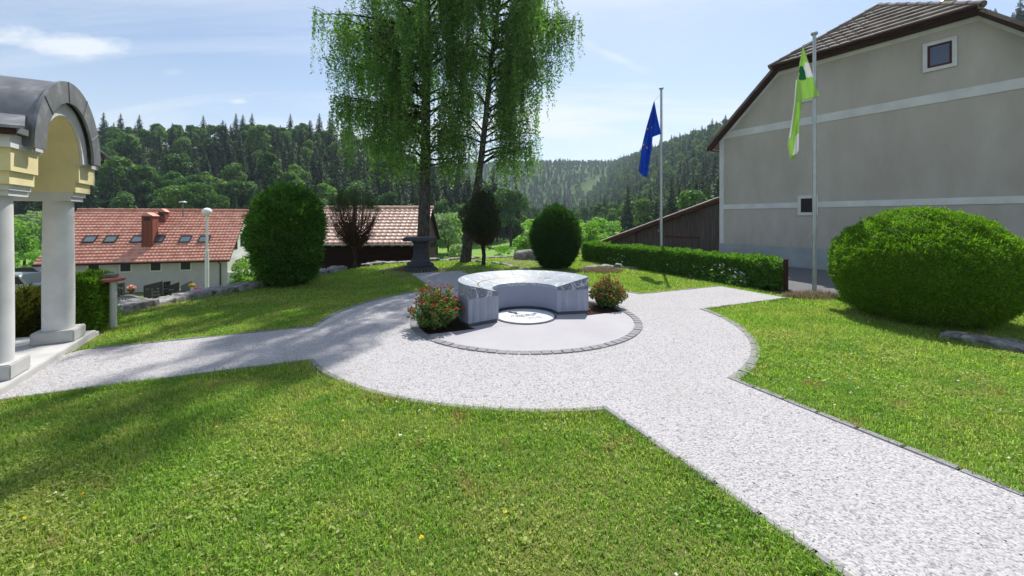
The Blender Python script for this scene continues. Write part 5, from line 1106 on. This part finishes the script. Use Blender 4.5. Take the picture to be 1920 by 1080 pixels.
# ------------------------------------------------------------------ cemetery things on the lower terrace
def tz(x, y): return float(terrain(np.array([x]), np.array([y]))[0])
lx, ly = at(388, 0, 19.5)[0], 19.5; zl = tz(lx, ly)
lp = empty('street_lamp', (lx, ly, zl), 'white globe lamp on a thin white pole in front of the red roofed house', 'lamp')
zg = at(388, 397, ly)[2]
k = MB(); k.tube([(lx, ly, zl - .2), (lx, ly, zl + 2.2)], .085, 14); k.build('lower_pole', 'white_metal', lp, smooth=True); k = MB(); k.tube([(lx, ly, zl + 2.2), (lx, ly, zg - .15)], .05, 12); k.build('upper_pole', 'white_metal', lp, smooth=True)
k = MB(); k.lathe([(.21 * math.sin(math.pi * i / 14) + .004, -.19 * math.cos(math.pi * i / 14)) for i in range(15)], (lx, ly, zg), 24); k.build('globe', 'lamp_globe', lp, smooth=True)
def headstone(px0, px1, ytop, Y, slant, m, label, depth=.12, name='headstone', turn=0.5, letters=True, zb_=None):
    x0, x1 = (px0 - 960) / F * Y, (px1 - 960) / F * Y; xc = (x0 + x1) / 2; zb = tz(xc, Y) - .05; zt_ = at(0, ytop, Y)[2]; wd = (x1 - x0) / max(.3, math.cos(turn)); fr_ = frame((xc, Y), turn)
    root = empty(name, (xc, Y, zb), label, 'headstone', None)
    k = MB(); za, zc_ = (zt_ - slant, zt_); k.prism([fr_(-wd / 2, -depth / 2, zb + .1), fr_(wd / 2, -depth / 2, zb + .1), fr_(wd / 2, -depth / 2, zc_), fr_(-wd / 2, -depth / 2, za)], [fr_(-wd / 2, depth / 2, zb + .1), fr_(wd / 2, depth / 2, zb + .1), fr_(wd / 2, depth / 2, zc_), fr_(-wd / 2, depth / 2, za)])
    k.build('stone', m, root, bevel=.012); hbox(fr_, (-wd / 2 - .08, -.2, zb), (wd / 2 + .08, .2, zb + .1), 'base', 'grey_granite', root)
    if letters:
        k = MB()
        for j in range(5):
            z_ = za - .14 - j * .10; 
            x_ = -wd * .36
            while x_ < wd * .34:
                l_ = random.uniform(.03, .07)
                if random.random() < .75: k.box((x_, -depth / 2 - .004, z_), (x_ + l_, -depth / 2 - .0005, z_ + .045), 0, fr_)
                x_ += l_ + .02
        k.build('incised_lines', 'grey_granite', root)
    return root
headstone(276, 300, 527.5, 13.0, .12, 'dark_granite', 'largest black slanted headstone, leftmost of the upright black group')
headstone(275, 284, 541, 12.2, .05, 'dark_granite', 'small narrow black headstone directly in front of the largest slanted one', turn=.3, letters=False)
headstone(307, 318, 527, 13.6, .03, 'dark_granite', 'narrow black headstone, second stone from the left of the upright group', turn=.4)
headstone(318, 333, 529, 13.3, .12, 'dark_granite', 'black slanted headstone in the middle of the row above the wall')
headstone(343, 358, 526, 14.2, .16, 'grey_granite', 'grey-brown slanted headstone beside the yellow flowers')
headstone(222, 231, 530, 10.6, .02, 'dark_granite', 'tall dark headstone partly behind the round pedestal top', turn=.2)
headstone(20, 36, 572, 8.6, .01, 'dark_granite', 'dark headstone seen between the two portico columns', turn=.1, letters=False)
# rounded grey headstone close to the wall
x, Y = at(239, 0, 10.2)[0], 10.2; zb = tz(x, Y); hr = empty('headstone', (x, Y, zb), 'low grey headstone with an arched top just behind the stone wall', 'headstone')
n = 16; zt_ = at(0, 553, Y)[2]; P = [(-.27, zb)] + [(-.27 + .54 * i / n, zt_ - .16 + .16 * math.sin(math.pi * (.12 + .76 * i / n))) for i in range(n + 1)] + [(.27, zb)]
fr_ = frame((x, Y), .35); k = MB(); k.prism([fr_(a, -.06, z) for a, z in P], [fr_(a, .06, z) for a, z in P]); k.build('stone', 'grey_granite', hr)
k = MB()
for j, x_ in enumerate((-.12, -.06, 0, .06, .12)): k.box((x_, -.066, zt_ - .14), (x_ + .03, -.061, zt_ - .07), 0, fr_)
k.build('incised_lines', 'pale_post', hr)
def potted(px, py, Y, s, petal, label, pot='ceramic_pot', ph=.2):
    c = at(px, py, Y); root = empty('flower_pot', tuple(c), label, 'flowers'); zb = tz(c[0], Y); r = np.random.default_rng(int(px)); zp_ = c[2] - s * .6
    k = MB(); k.lathe([(s * .35, -ph), (s * .5, 0)], (c[0], c[1], zp_), 14); k.build('pot', pot, root, smooth=True)
    k = MB(); k.box((c[0] - s * .6, c[1] - s * .6, zb - .05), (c[0] + s * .6, c[1] + s * .6, zp_ - ph)); k.build('stone_block', 'grey_granite', root)
    P, N = blob_points(260, c, (s, s, s * .75), r, .7); V, Q = leaves(P, N, s * .22, .7, .4, r); np_mesh('blossoms', V, Q, root, petal)
    P, N = blob_points(120, c - [0, 0, s * .35], (s * .9, s * .9, s * .5), r, .6); V, Q = leaves(P, N, s * .22, .5, .4, r); np_mesh('foliage', V, Q, root, 'flower_green')
potted(246, 540, 11.0, .11, 'petal_peach', 'pot of pale orange flowers above the arched headstone', 'terracotta'); potted(360, 535, 12.6, .085, 'petal_yellow', 'white pot of yellow flowers beside the grey-brown headstone'); 
potted(372, 545, 12.0, .14, 'petal_pink', 'cushion of magenta flowers on the grave right of the yellow ones'); potted(15, 578, 8.0, .12, 'petal_violet', 'violet flowers beside the near portico column')
pw = [(-17.0, 19.3), (-7.9, 20.6)]; zw = at(0, 541.5, 19.8)[2]
k = MB(); k.prism([(pw[0][0], pw[0][1], -3), (pw[1][0], pw[1][1], -3), (pw[1][0], pw[1][1] + .35, -3), (pw[0][0], pw[0][1] + .35, -3)], [(pw[0][0], pw[0][1], zw), (pw[1][0], pw[1][1], zw + .08), (pw[1][0], pw[1][1] + .35, zw + .08), (pw[0][0], pw[0][1] + .35, zw)])
tag(k.build('parapet_wall', 'grey_granite', None, bevel=.02), 'long grey parapet wall behind the black headstones', 'wall')
for i_, (x, y, w_, h_, lab) in enumerate(((-9.9, 8.7, .9, .12, 'pale marble grave slab behind the golden cypress'), (-9.0, 12.6, 1.0, .1, 'pale grave slab in front of the black headstones'))):
    k = MB(); z_ = tz(x, y); k.box((x - w_ / 2, y - .8, z_ - .1), (x + w_ / 2, y + .8, z_ + h_)); tag(k.build('grave_slab', 'marble', None, bevel=.03), lab, 'grave')
# round pedestal behind the hedge block
px_, py_ = -6.60, 6.62; rp = empty('round_pedestal', (px_, py_, 0), 'pale round post with reddish disc top behind the clipped hedge block', 'pedestal')
zt_ = at(0, 527, 6.6)[2]; k = MB(); k.tube([(px_, py_, -.1), (px_, py_, zt_)], .047, 20); k.build('post', 'pale_post', rp, smooth=True)
k = MB(); k.lathe([(.175, 0), (.19, .02), (.19, .04), (.16, .055)], (px_ - .05, py_, zt_), 32); k.build('disc_top', 'red_slab', rp, smooth=True); k = MB(); k.box((-.10, -.07, 0), (.10, .07, .055), 0, frame((px_ - .07, py_, zt_ + .06), .2)); k.build('block', 'grey_granite', rp, bevel=.01)

# ------------------------------------------------------------------ parked cars far left
def car(c, ang, L, Wc, prof, glass, m, label, van=False):
    root = empty('parked_van' if van else 'parked_car', c, label, 'van' if van else 'car'); fr_ = frame(c, ang)
    k = MB(); k.prism([fr_(x, -Wc / 2, z) for x, z in prof], [fr_(x, Wc / 2, z) for x, z in prof]); k.build('body', m, root, bevel=.05)
    for g in glass:
        for sy in (-Wc / 2 - .012, Wc / 2 + .002): k = MB(); k.prism([fr_(x, sy, z) for x, z in g], [fr_(x, sy + .01, z) for x, z in g]); k.build('side_window', 'dark_glass', root)
    for x in (-L * .32, L * .32):
        for sy in (-1, 1):
            y0 = sy * (Wc / 2 - .1); k = MB(); k.tube([fr_(x, y0 - .11, .33), fr_(x, y0 + .13 * 1, .33)], .33, 20); wh_ = k.build('wheel', 'tyre', root, smooth=True)
            k = MB(); k.tube([fr_(x, y0 + sy * .135, .33), fr_(x, y0 + sy * .15, .33)], .2, 16); k.build('rim', 'rim', wh_)
    k = MB(); k.box((L / 2 - .03, -Wc / 2 + .1, .62), (L / 2 + .015, -Wc / 2 + .35, .8), 0, fr_); k.build('headlight', 'rim', root); k = MB(); k.box((L / 2 - .03, Wc / 2 - .35, .62), (L / 2 + .015, Wc / 2 - .1, .8), 0, fr_); k.build('headlight', 'rim', root)
vp = [(-2.4, .3), (2.4, .3), (2.45, .9), (1.9, 1.15), (1.2, 1.9), (-2.3, 1.95), (-2.42, 1.2)]; cp_ = [(-2.05, .3), (2.05, .3), (2.1, .75), (1.1, .92), (.5, 1.42), (-1.1, 1.45), (-1.9, .98), (-2.1, .8)]
def cz(x, y): return (x, y, tz(x, y))
car(cz(-41.5, 33.5), .1, 4.9, 1.9, vp, [[(.2, 1.15), (1.5, 1.15), (1.05, 1.75), (.2, 1.75)], [(-1.2, 1.15), (.0, 1.15), (.0, 1.75), (-1.2, 1.75)]], 'car_silver', 'silver grey van seen between the portico columns', True)
car(cz(-50.0, 42), .15, 4.2, 1.75, cp_, [[(-1.2, .95), (.85, .95), (.42, 1.35), (-1.0, 1.37)]], 'car_dark', 'dark blue car behind the silver van')
car(cz(-47.5, 42.6), .15, 4.2, 1.75, cp_, [[(-1.2, .95), (.85, .95), (.42, 1.35), (-1.0, 1.37)]], 'car_white', 'white car to the right of the dark blue one, behind the silver van')

# ------------------------------------------------------------------ background trees
def spruce_mesh(name, h, rad, seed, m=('spruce_needle', 'dark_bark'), nl=34, per=26):
    r = np.random.default_rng(seed); V = []; Q = []; P = []; N = []
    for k_ in range(nl):
        f = k_ / nl; z = h * (.10 + .90 * f ** .92); R1 = rad * (1 - f) ** .72 * r.uniform(.72, 1.15) * (.86 + .14 * math.sin(k_ * 1.9 + seed)) + .02
        for j in range(max(5, int(per * (1 - f * .6)))):
            a = r.uniform(0, 6.283); R2 = R1 * r.uniform(.7, 1.15); nn = 4
            for q in range(nn):
                s_ = (q + .6) / nn; P.append([R2 * s_ * math.cos(a), R2 * s_ * math.sin(a), z - .28 * R2 * s_ ** 1.5 + r.normal(0, .06) * h / 15]); N.append([math.cos(a) * .35, math.sin(a) * .35, 1])
    P = np.array(P); N = np.array(N); s0 = rad * .135 * (1.2 - P[:, 2:3] / h); V1, Q1 = leaves(P, N, s0, .6, .5, r, .3)
    b = MB(); b.tube([(0, 0, -1), (0, 0, h * .9)], [h * .014 + .05, .03], 6); V2 = np.array([list(v) for v in b.v]); q4 = [f for f in b.f if len(f) == 4]
    V, Q, mi = joinq((V1, Q1), (V2, np.array(q4))); o = np_mesh(name, V, Q, None, list(m), mi); return o
def leafy_mesh(name, h, rad, seed, m=('oak_leaf', 'dark_bark'), nl=9, n=2600, ls=.26, low=.25, flat=1.0):
    r = np.random.default_rng(seed); Ps = []; Ns = []
    for k_ in range(nl):
        a = r.uniform(0, 6.283); q = r.uniform(.1, .62); f = r.uniform(0, 1); c = np.array([rad * q * math.cos(a) * (1.1 - f * .5), rad * q * math.sin(a) * (1.1 - f * .5), h * (low + .12 + (.68 - low * .5) * f)]); rr_ = rad * (r.uniform(.38, .62) if nl < 15 else r.uniform(.24, .46))
        p, nn = blob_points(n // nl, c, (rr_, rr_, rr_ * .8 * flat), r, .72 if nl < 15 else .5, .7); k2 = nn[:, 2] > -.55; Ps.append(p[k2]); Ns.append(nn[k2])
    P = np.concatenate(Ps); N = np.concatenate(Ns); P[:, 2] = np.minimum(P[:, 2], h); V1, Q1 = leaves(P, N + [0, 0, .3], ls, .7, .55, r)
    b = MB(); b.tube([(0, 0, -1), (.1, 0, h * .35), (0, .1, h * .7)], [h * .022 + .05, h * .016, .05], 7)
    for k_ in range(5): a = r.uniform(0, 6.28); b.tube([(0, 0, h * r.uniform(.2, .45)), (rad * .5 * math.cos(a), rad * .5 * math.sin(a), h * .65)], [h * .01, .03], 5)
    V2 = np.array([list(v) for v in b.v]); q4 = [f for f in b.f if len(f) == 4]; V, Q, mi = joinq((V1, Q1), (V2, np.array(q4))); return np_mesh(name, V, Q, None, list(m), mi)
protoS = [spruce_mesh('spruce_tree', 20, 4.6, 200 + i) for i in range(4)]; protoL = [leafy_mesh('broadleaf_tree', 15, 4.6, 220 + i, nl=20, n=4600, ls=.30) for i in range(4)]
wlow = [leafy_mesh('willow_tree', 7, 3.4, 240 + i, ('willow_leaf', 'dark_bark'), 9, 3000, .2, .12) for i in range(2)]
bright = [leafy_mesh('young_tree', 6, 2.2, 250 + i, ('bright_leaf', 'dark_bark'), 9, 2200, .17, .15) for i in range(2)]
placed = {id(o): False for o in protoS + protoL + wlow + bright}
def put(proto, x, y, z, s, label, cat, group, rot=None, sz=None):
    if not placed[id(proto)]: o = proto; placed[id(proto)] = True
    else: o = proto.copy(); COL.objects.link(o)
    o.location = (x, y, z); o.scale = (s, s, sz or s); o.rotation_euler = (0, 0, random.uniform(0, 6.28) if rot is None else rot); return tag(o, label, cat, group)
# wood on the left hill: single trees
rr = random.Random(5); cells = []
yy = 92.0
while yy < 182:
    stp_ = 4.7 + (yy - 90) * .012; xx = -1.35 * yy
    while xx < -.02 * yy + 4:
        cells.append((xx + rr.uniform(-1.8, 1.8), yy + rr.uniform(-1.8, 1.8))); xx += stp_
    yy += stp_ * 1.12
vis = []
for x, y in cells:
    q = x / y * F + 960
    if q < -20: continue
    zt_ = tz(x, y)
    vis.append((x, y, zt_))
# keep trees whose crown is not wholly behind nearer ones: simple horizon-angle buffer
vis.sort(key=lambda t: t[1]); buf = np.full(2400, -1.0); keep = []
for x, y, z in vis:
    q = int(x / y * F + 960) + 200; h = 12.5 + 1.5 * math.sin(x * .11) * math.cos(y * .13) + rr.uniform(-2, 2.2); top = (z + h - H) / y; wpx = int(3.0 / y * F); lo_, hi_ = max(0, q - wpx), min(2399, q + wpx)
    if q < 160 or np.min(buf[lo_:hi_ + 1]) > top - .004: continue
    buf[lo_:hi_ + 1] = np.maximum(buf[lo_:hi_ + 1], top - .012); keep.append((x, y, z, h, buf[lo_:hi_].mean()))
print('left wood trees', len(keep))
rest_ = keep[300:]; keep = keep[:300]
for x, y, z, h, _ in keep:
    nz = math.sin(x * .09 + 1.3) + math.sin(y * .11 + x * .04); bro = rr.random() < (.62 if (y < 114 and nz > -.3) else (.30 if nz > .5 else .08))
    if bro: put(protoL[rr.randrange(4)], x, y, z - .5, h / 13.5 * rr.uniform(.8, 1.15), 'rounded broadleaf tree among the spruces of the left hillside wood', 'tree', 'broadleaf trees in the left wood')
    else: put(protoS[rr.randrange(4)], x, y, z - .5, h / 20 * rr.uniform(.95, 1.3), 'dark pointed spruce in the dense wood on the left hillside', 'tree', 'spruces in the left wood', sz=h / 20 * rr.uniform(.95, 1.2))
def ordn(n):
    one = ['', 'first', 'second', 'third', 'fourth', 'fifth', 'sixth', 'seventh', 'eighth', 'ninth', 'tenth', 'eleventh', 'twelfth', 'thirteenth', 'fourteenth', 'fifteenth', 'sixteenth', 'seventeenth', 'eighteenth', 'nineteenth']
    return one[n] if n < 20 else ('twentieth' if n == 20 else ('twenty-' if n < 30 else 'thirty-') + one[n % 10])
LM = [(-999, 'portico gap'), (140, 'red roof left end'), (185, 'leftmost skylights'), (235, 'tall red chimney'), (320, 'roof vent pipe'), (370, 'globe lamp'), (420, 'red roof gable'), (470, 'barrel thuja'), (600, 'bare stem juniper'), (715, 'barn roof'), (775, 'straight birch'), (830, 'gap between birches'), (895, 'dark stem juniper'), (960, 'meadow')]
def relabel(objs, kind):
    cells_ = {}
    for o in objs:
        x, y = o.location.x, o.location.y; px = x / y * F + 960; lm = [n for p, n in LM if p <= px][-1]; lv = 'lower slope' if y < 112 else ('middle slope' if y < 140 else 'upper slope')
        cells_.setdefault((lm, lv), []).append((px, o))
    for (lm, lv), L_ in cells_.items():
        L_.sort(key=lambda t: t[0])
        for i_, (px, o) in enumerate(L_): o['label'] = (f'{ordn(i_ + 1)} {kind} from left on the {lv} above the {lm}' if len(L_) > 1 else f'only {kind} on the {lv} of the wood above the {lm}')
relabel([o for o in COL.objects if o.get('group') == 'spruces in the left wood'], 'dark spruce'); relabel([o for o in COL.objects if o.get('group') == 'broadleaf trees in the left wood'], 'broadleaf tree')
# pale willows along the foot of the wood
for i_ in range(26):
    px = 20 + i_ * 33 + rr.uniform(-8, 8); Y = rr.uniform(66, 78)
    if 880 < px: break
    x = (px - 960) / F * Y; put(wlow[i_ % 2], x, Y, tz(x, Y) - .3, rr.uniform(.8, 1.15) * (1.15 if px > 500 else 1.1), f'pale grey-green willow, {ordn(i_ + 1)} from the left in the row behind the two tiled roofs', 'tree', 'willows at the foot of the left wood')
for px, Y, s_, lab in ((405, 62, 1.35, 'bright rounded tree above the ridge of the red roofed house'), (44, 50, 1.05, 'full green tree left of the red roofed house, seen between the columns'), (18, 46, .5, 'small tree behind the parked van'), (66, 44, .5, 'young street tree behind the parked van'),
                       (470, 24, .42, 'light green shrub left of the barrel-shaped thuja'), (452, 22, .30, 'low light green shrub between the lamp and the barrel thuja'), (851, 42, .62, 'slender pale young tree seen left of the leaning birch'), (942, 46, .60, 'small young tree in the meadow right of the dark juniper'),
                       (985, 40, .85, 'light green tree left of the egg-shaped thuja'), (1000, 52, 1.1, 'taller light green tree behind the egg-shaped thuja'), (1108, 34, .42, 'light green shrub between egg-shaped thuja and shed'), (1130, 50, .80, 'leafy green tree rising behind the low end of the shed'), (1094, 40, .86, 'light green bushy tree touching the right edge of the egg-shaped thuja'), (1152, 62, 1.05, 'light green tree crown just above the middle of the shed roof slope'), (1076, 58, 1.1, 'light green tree mostly hidden behind the egg-shaped thuja'), (1120, 72, 1.15, 'farthest light green tree left of the shed roof end')):
    x = (px - 960) / F * Y; p_ = bright[int(px) % 2] if px not in (851,) else wlow[0]; o = put(p_, x, Y, tz(x, Y) - .2, s_, lab, 'tree', None)
    if 'group' in o.keys(): del o['group']
print('placing done')
# thin utility poles
for px, Y, h, lab in ((192, 70, 7.2, 'thin grey utility pole behind the left part of the red roof'), (820, 40, 1.9, 'short pale post in the meadow right of the barn')):
    x = (px - 960) / F * Y; z = tz(x, Y); k = MB(); k.tube([(x, Y, z - .2), (x, Y, z + h)], [.10 if h > 3 else .05, .08 if h > 3 else .05], 8); k.box((x - .14, Y - .06, z + h - .1), (x + .14, Y + .06, z + h)); tag(k.build('utility_pole', 'corrugated', None), lab, 'pole')

# far wooded slopes: one stuff object that instances tree meshes
def woodland(name, pts, kinds, rots, scs, protos, label):
    me = bpy.data.meshes.new(name); me.vertices.add(len(pts)); me.vertices.foreach_set('co', np.asarray(pts, np.float32).ravel())
    for nm, typ, val in (('kd', 'INT', kinds), ('rt', 'FLOAT', rots), ('sc', 'FLOAT', scs)):
        at_ = me.attributes.new(nm, typ, 'POINT'); at_.data.foreach_set('value', np.asarray(val, np.int32 if typ == 'INT' else np.float32))
    o = bpy.data.objects.new(name, me); COL.objects.link(o); tag(o, label, 'wood', kind='stuff')
    ng = bpy.data.node_groups.new(name, 'GeometryNodeTree'); ng.interface.new_socket('Geometry', in_out='INPUT', socket_type='NodeSocketGeometry'); ng.interface.new_socket('Geometry', in_out='OUTPUT', socket_type='NodeSocketGeometry')
    gi = ng.nodes.new('NodeGroupInput'); go = ng.nodes.new('NodeGroupOutput'); jn = ng.nodes.new('GeometryNodeJoinGeometry')
    def attr(nm, typ): n = ng.nodes.new('GeometryNodeInputNamedAttribute'); n.data_type = typ; n.inputs[0].default_value = nm; return n.outputs[0]
    kd, rt, sc = attr('kd', 'INT'), attr('rt', 'FLOAT'), attr('sc', 'FLOAT'); cx = ng.nodes.new('ShaderNodeCombineXYZ'); ng.links.new(rt, cx.inputs[2]); e2r = ng.nodes.new('FunctionNodeEulerToRotation'); ng.links.new(cx.outputs[0], e2r.inputs[0])
    for k_, p in enumerate(protos):
        cm = ng.nodes.new('FunctionNodeCompare'); cm.data_type = 'INT'; cm.operation = 'EQUAL'; ng.links.new(kd, cm.inputs[2]); cm.inputs[3].default_value = k_
        oi = ng.nodes.new('GeometryNodeObjectInfo'); oi.inputs[0].default_value = p; oi.inputs[1].default_value = True
        ip = ng.nodes.new('GeometryNodeInstanceOnPoints'); ng.links.new(gi.outputs[0], ip.inputs['Points']); ng.links.new(cm.outputs[0], ip.inputs['Selection']); ng.links.new(oi.outputs['Geometry'], ip.inputs['Instance'])
        ng.links.new(e2r.outputs[0], ip.inputs['Rotation']); ng.links.new(sc, ip.inputs['Scale']); ng.links.new(ip.outputs[0], jn.inputs[0])
    ng.links.new(jn.outputs[0], go.inputs[0]); md = o.modifiers.new('g', 'NODES'); md.node_group = ng; return o
r = np.random.default_rng(77); pts = []; y = 66.0
while y < 900:
    st = 5.2 + y * .006; xs = np.arange(-.32 * y, 1.75 * y, st); pts.append(np.stack([xs + r.uniform(-.4, .4, len(xs)) * st, y + r.uniform(-.4, .4, len(xs)) * st], 1)); y += st
pts = np.concatenate(pts); x, y = pts[:, 0], pts[:, 1]; z = terrain(x, y); dr = np.maximum(x - (30 + .03 * y), (y - 430) * .45)
ok = (dr > -3 - 10 * (y > 200)) | ((y > 185) & (x < 26 + .02 * y) & (dr > -200) & (y > 230)) 
ok &= ~((x < -.02 * y + 4) & (y < 185))
clear = ((x / y - .205) / .035) ** 2 + ((y - 620 - (x / y - .205) * 900) / 26) ** 2 < 1; ok &= ~clear
# drop what can never be seen
pts = np.stack([x, y, z], 1)[ok]; print('far wood', len(pts))
sel = r.uniform(size=len(pts)); nz = vnoise(pts * [1, 1, 0], .035, 4) + .5 * vnoise(pts * [1, 1, 0], .11, 8)
pts = np.concatenate([pts, np.array([(a, b_, c_) for a, b_, c_, _, _ in rest_]).reshape(-1, 3)]); sel = r.uniform(size=len(pts)); nz = vnoise(pts * [1, 1, 0], .035, 4) + .5 * vnoise(pts * [1, 1, 0], .11, 8)
kd = np.where(sel + nz * .30 < .38 - .14 * (pts[:, 1] > 220), r.integers(0, 4, len(pts)), 4 + r.integers(0, 4, len(pts))); scs = np.where(kd < 4, r.uniform(.55, .85, len(pts)), r.uniform(.55, .85, len(pts)))
woodland('wooded_hillside', pts - [0, 0, .6], kd, r.uniform(0, 6.28, len(pts)), scs, protoS + protoL, 'mixed wood of spruces and broadleaf trees covering the hills across the valley')
# conifers and bushes on the valley floor in the centre
for i_, (px, Y, s_) in enumerate(((900, 128, .95), (925, 120, 1.0), (947, 132, .92), (965, 126, .72), (880, 118, .9), (860, 122, 1.0), (835, 116, .85), (815, 110, .95), (978, 140, .62), (1002, 175, .5), (1020, 160, .5))):
    x = (px - 960) / F * Y; put(protoS[i_ % 4] if i_ not in (3, 8, 9) else protoL[i_ % 4], x, Y, tz(x, Y) - .4, s_, ('broadleaf tree' if i_ in (3, 8, 9) else 'dark spruce') + f' at the meadow edge beyond the birches, {ordn(sorted([900, 925, 947, 965, 880, 860, 835, 815, 978, 1002, 1020]).index(px) + 1)} from the left', 'tree', 'trees at the meadow edge')

# ------------------------------------------------------------------ haze
k = MB(); k.box((-1450, -70, -8), (1450, 1850, 175)); hz = k.build('haze', 'concrete', None); hz.data.materials.clear()
hm = bpy.data.materials.new('haze_air'); hm.use_nodes = True; hn = NT(hm.node_tree); hn.n.clear(); ho = hn.node('ShaderNodeOutputMaterial')
pv_ = hn.node('ShaderNodeVolumePrincipled', ins={'Color': (.70, .85, 1.0, 1), 'Density': .00026, 'Anisotropy': .3}); hn.l.new(pv_.outputs[0], ho.inputs['Volume']); hz.data.materials.append(hm)
tag(hz, 'thin blue haze in the valley air', 'haze', kind='stuff')
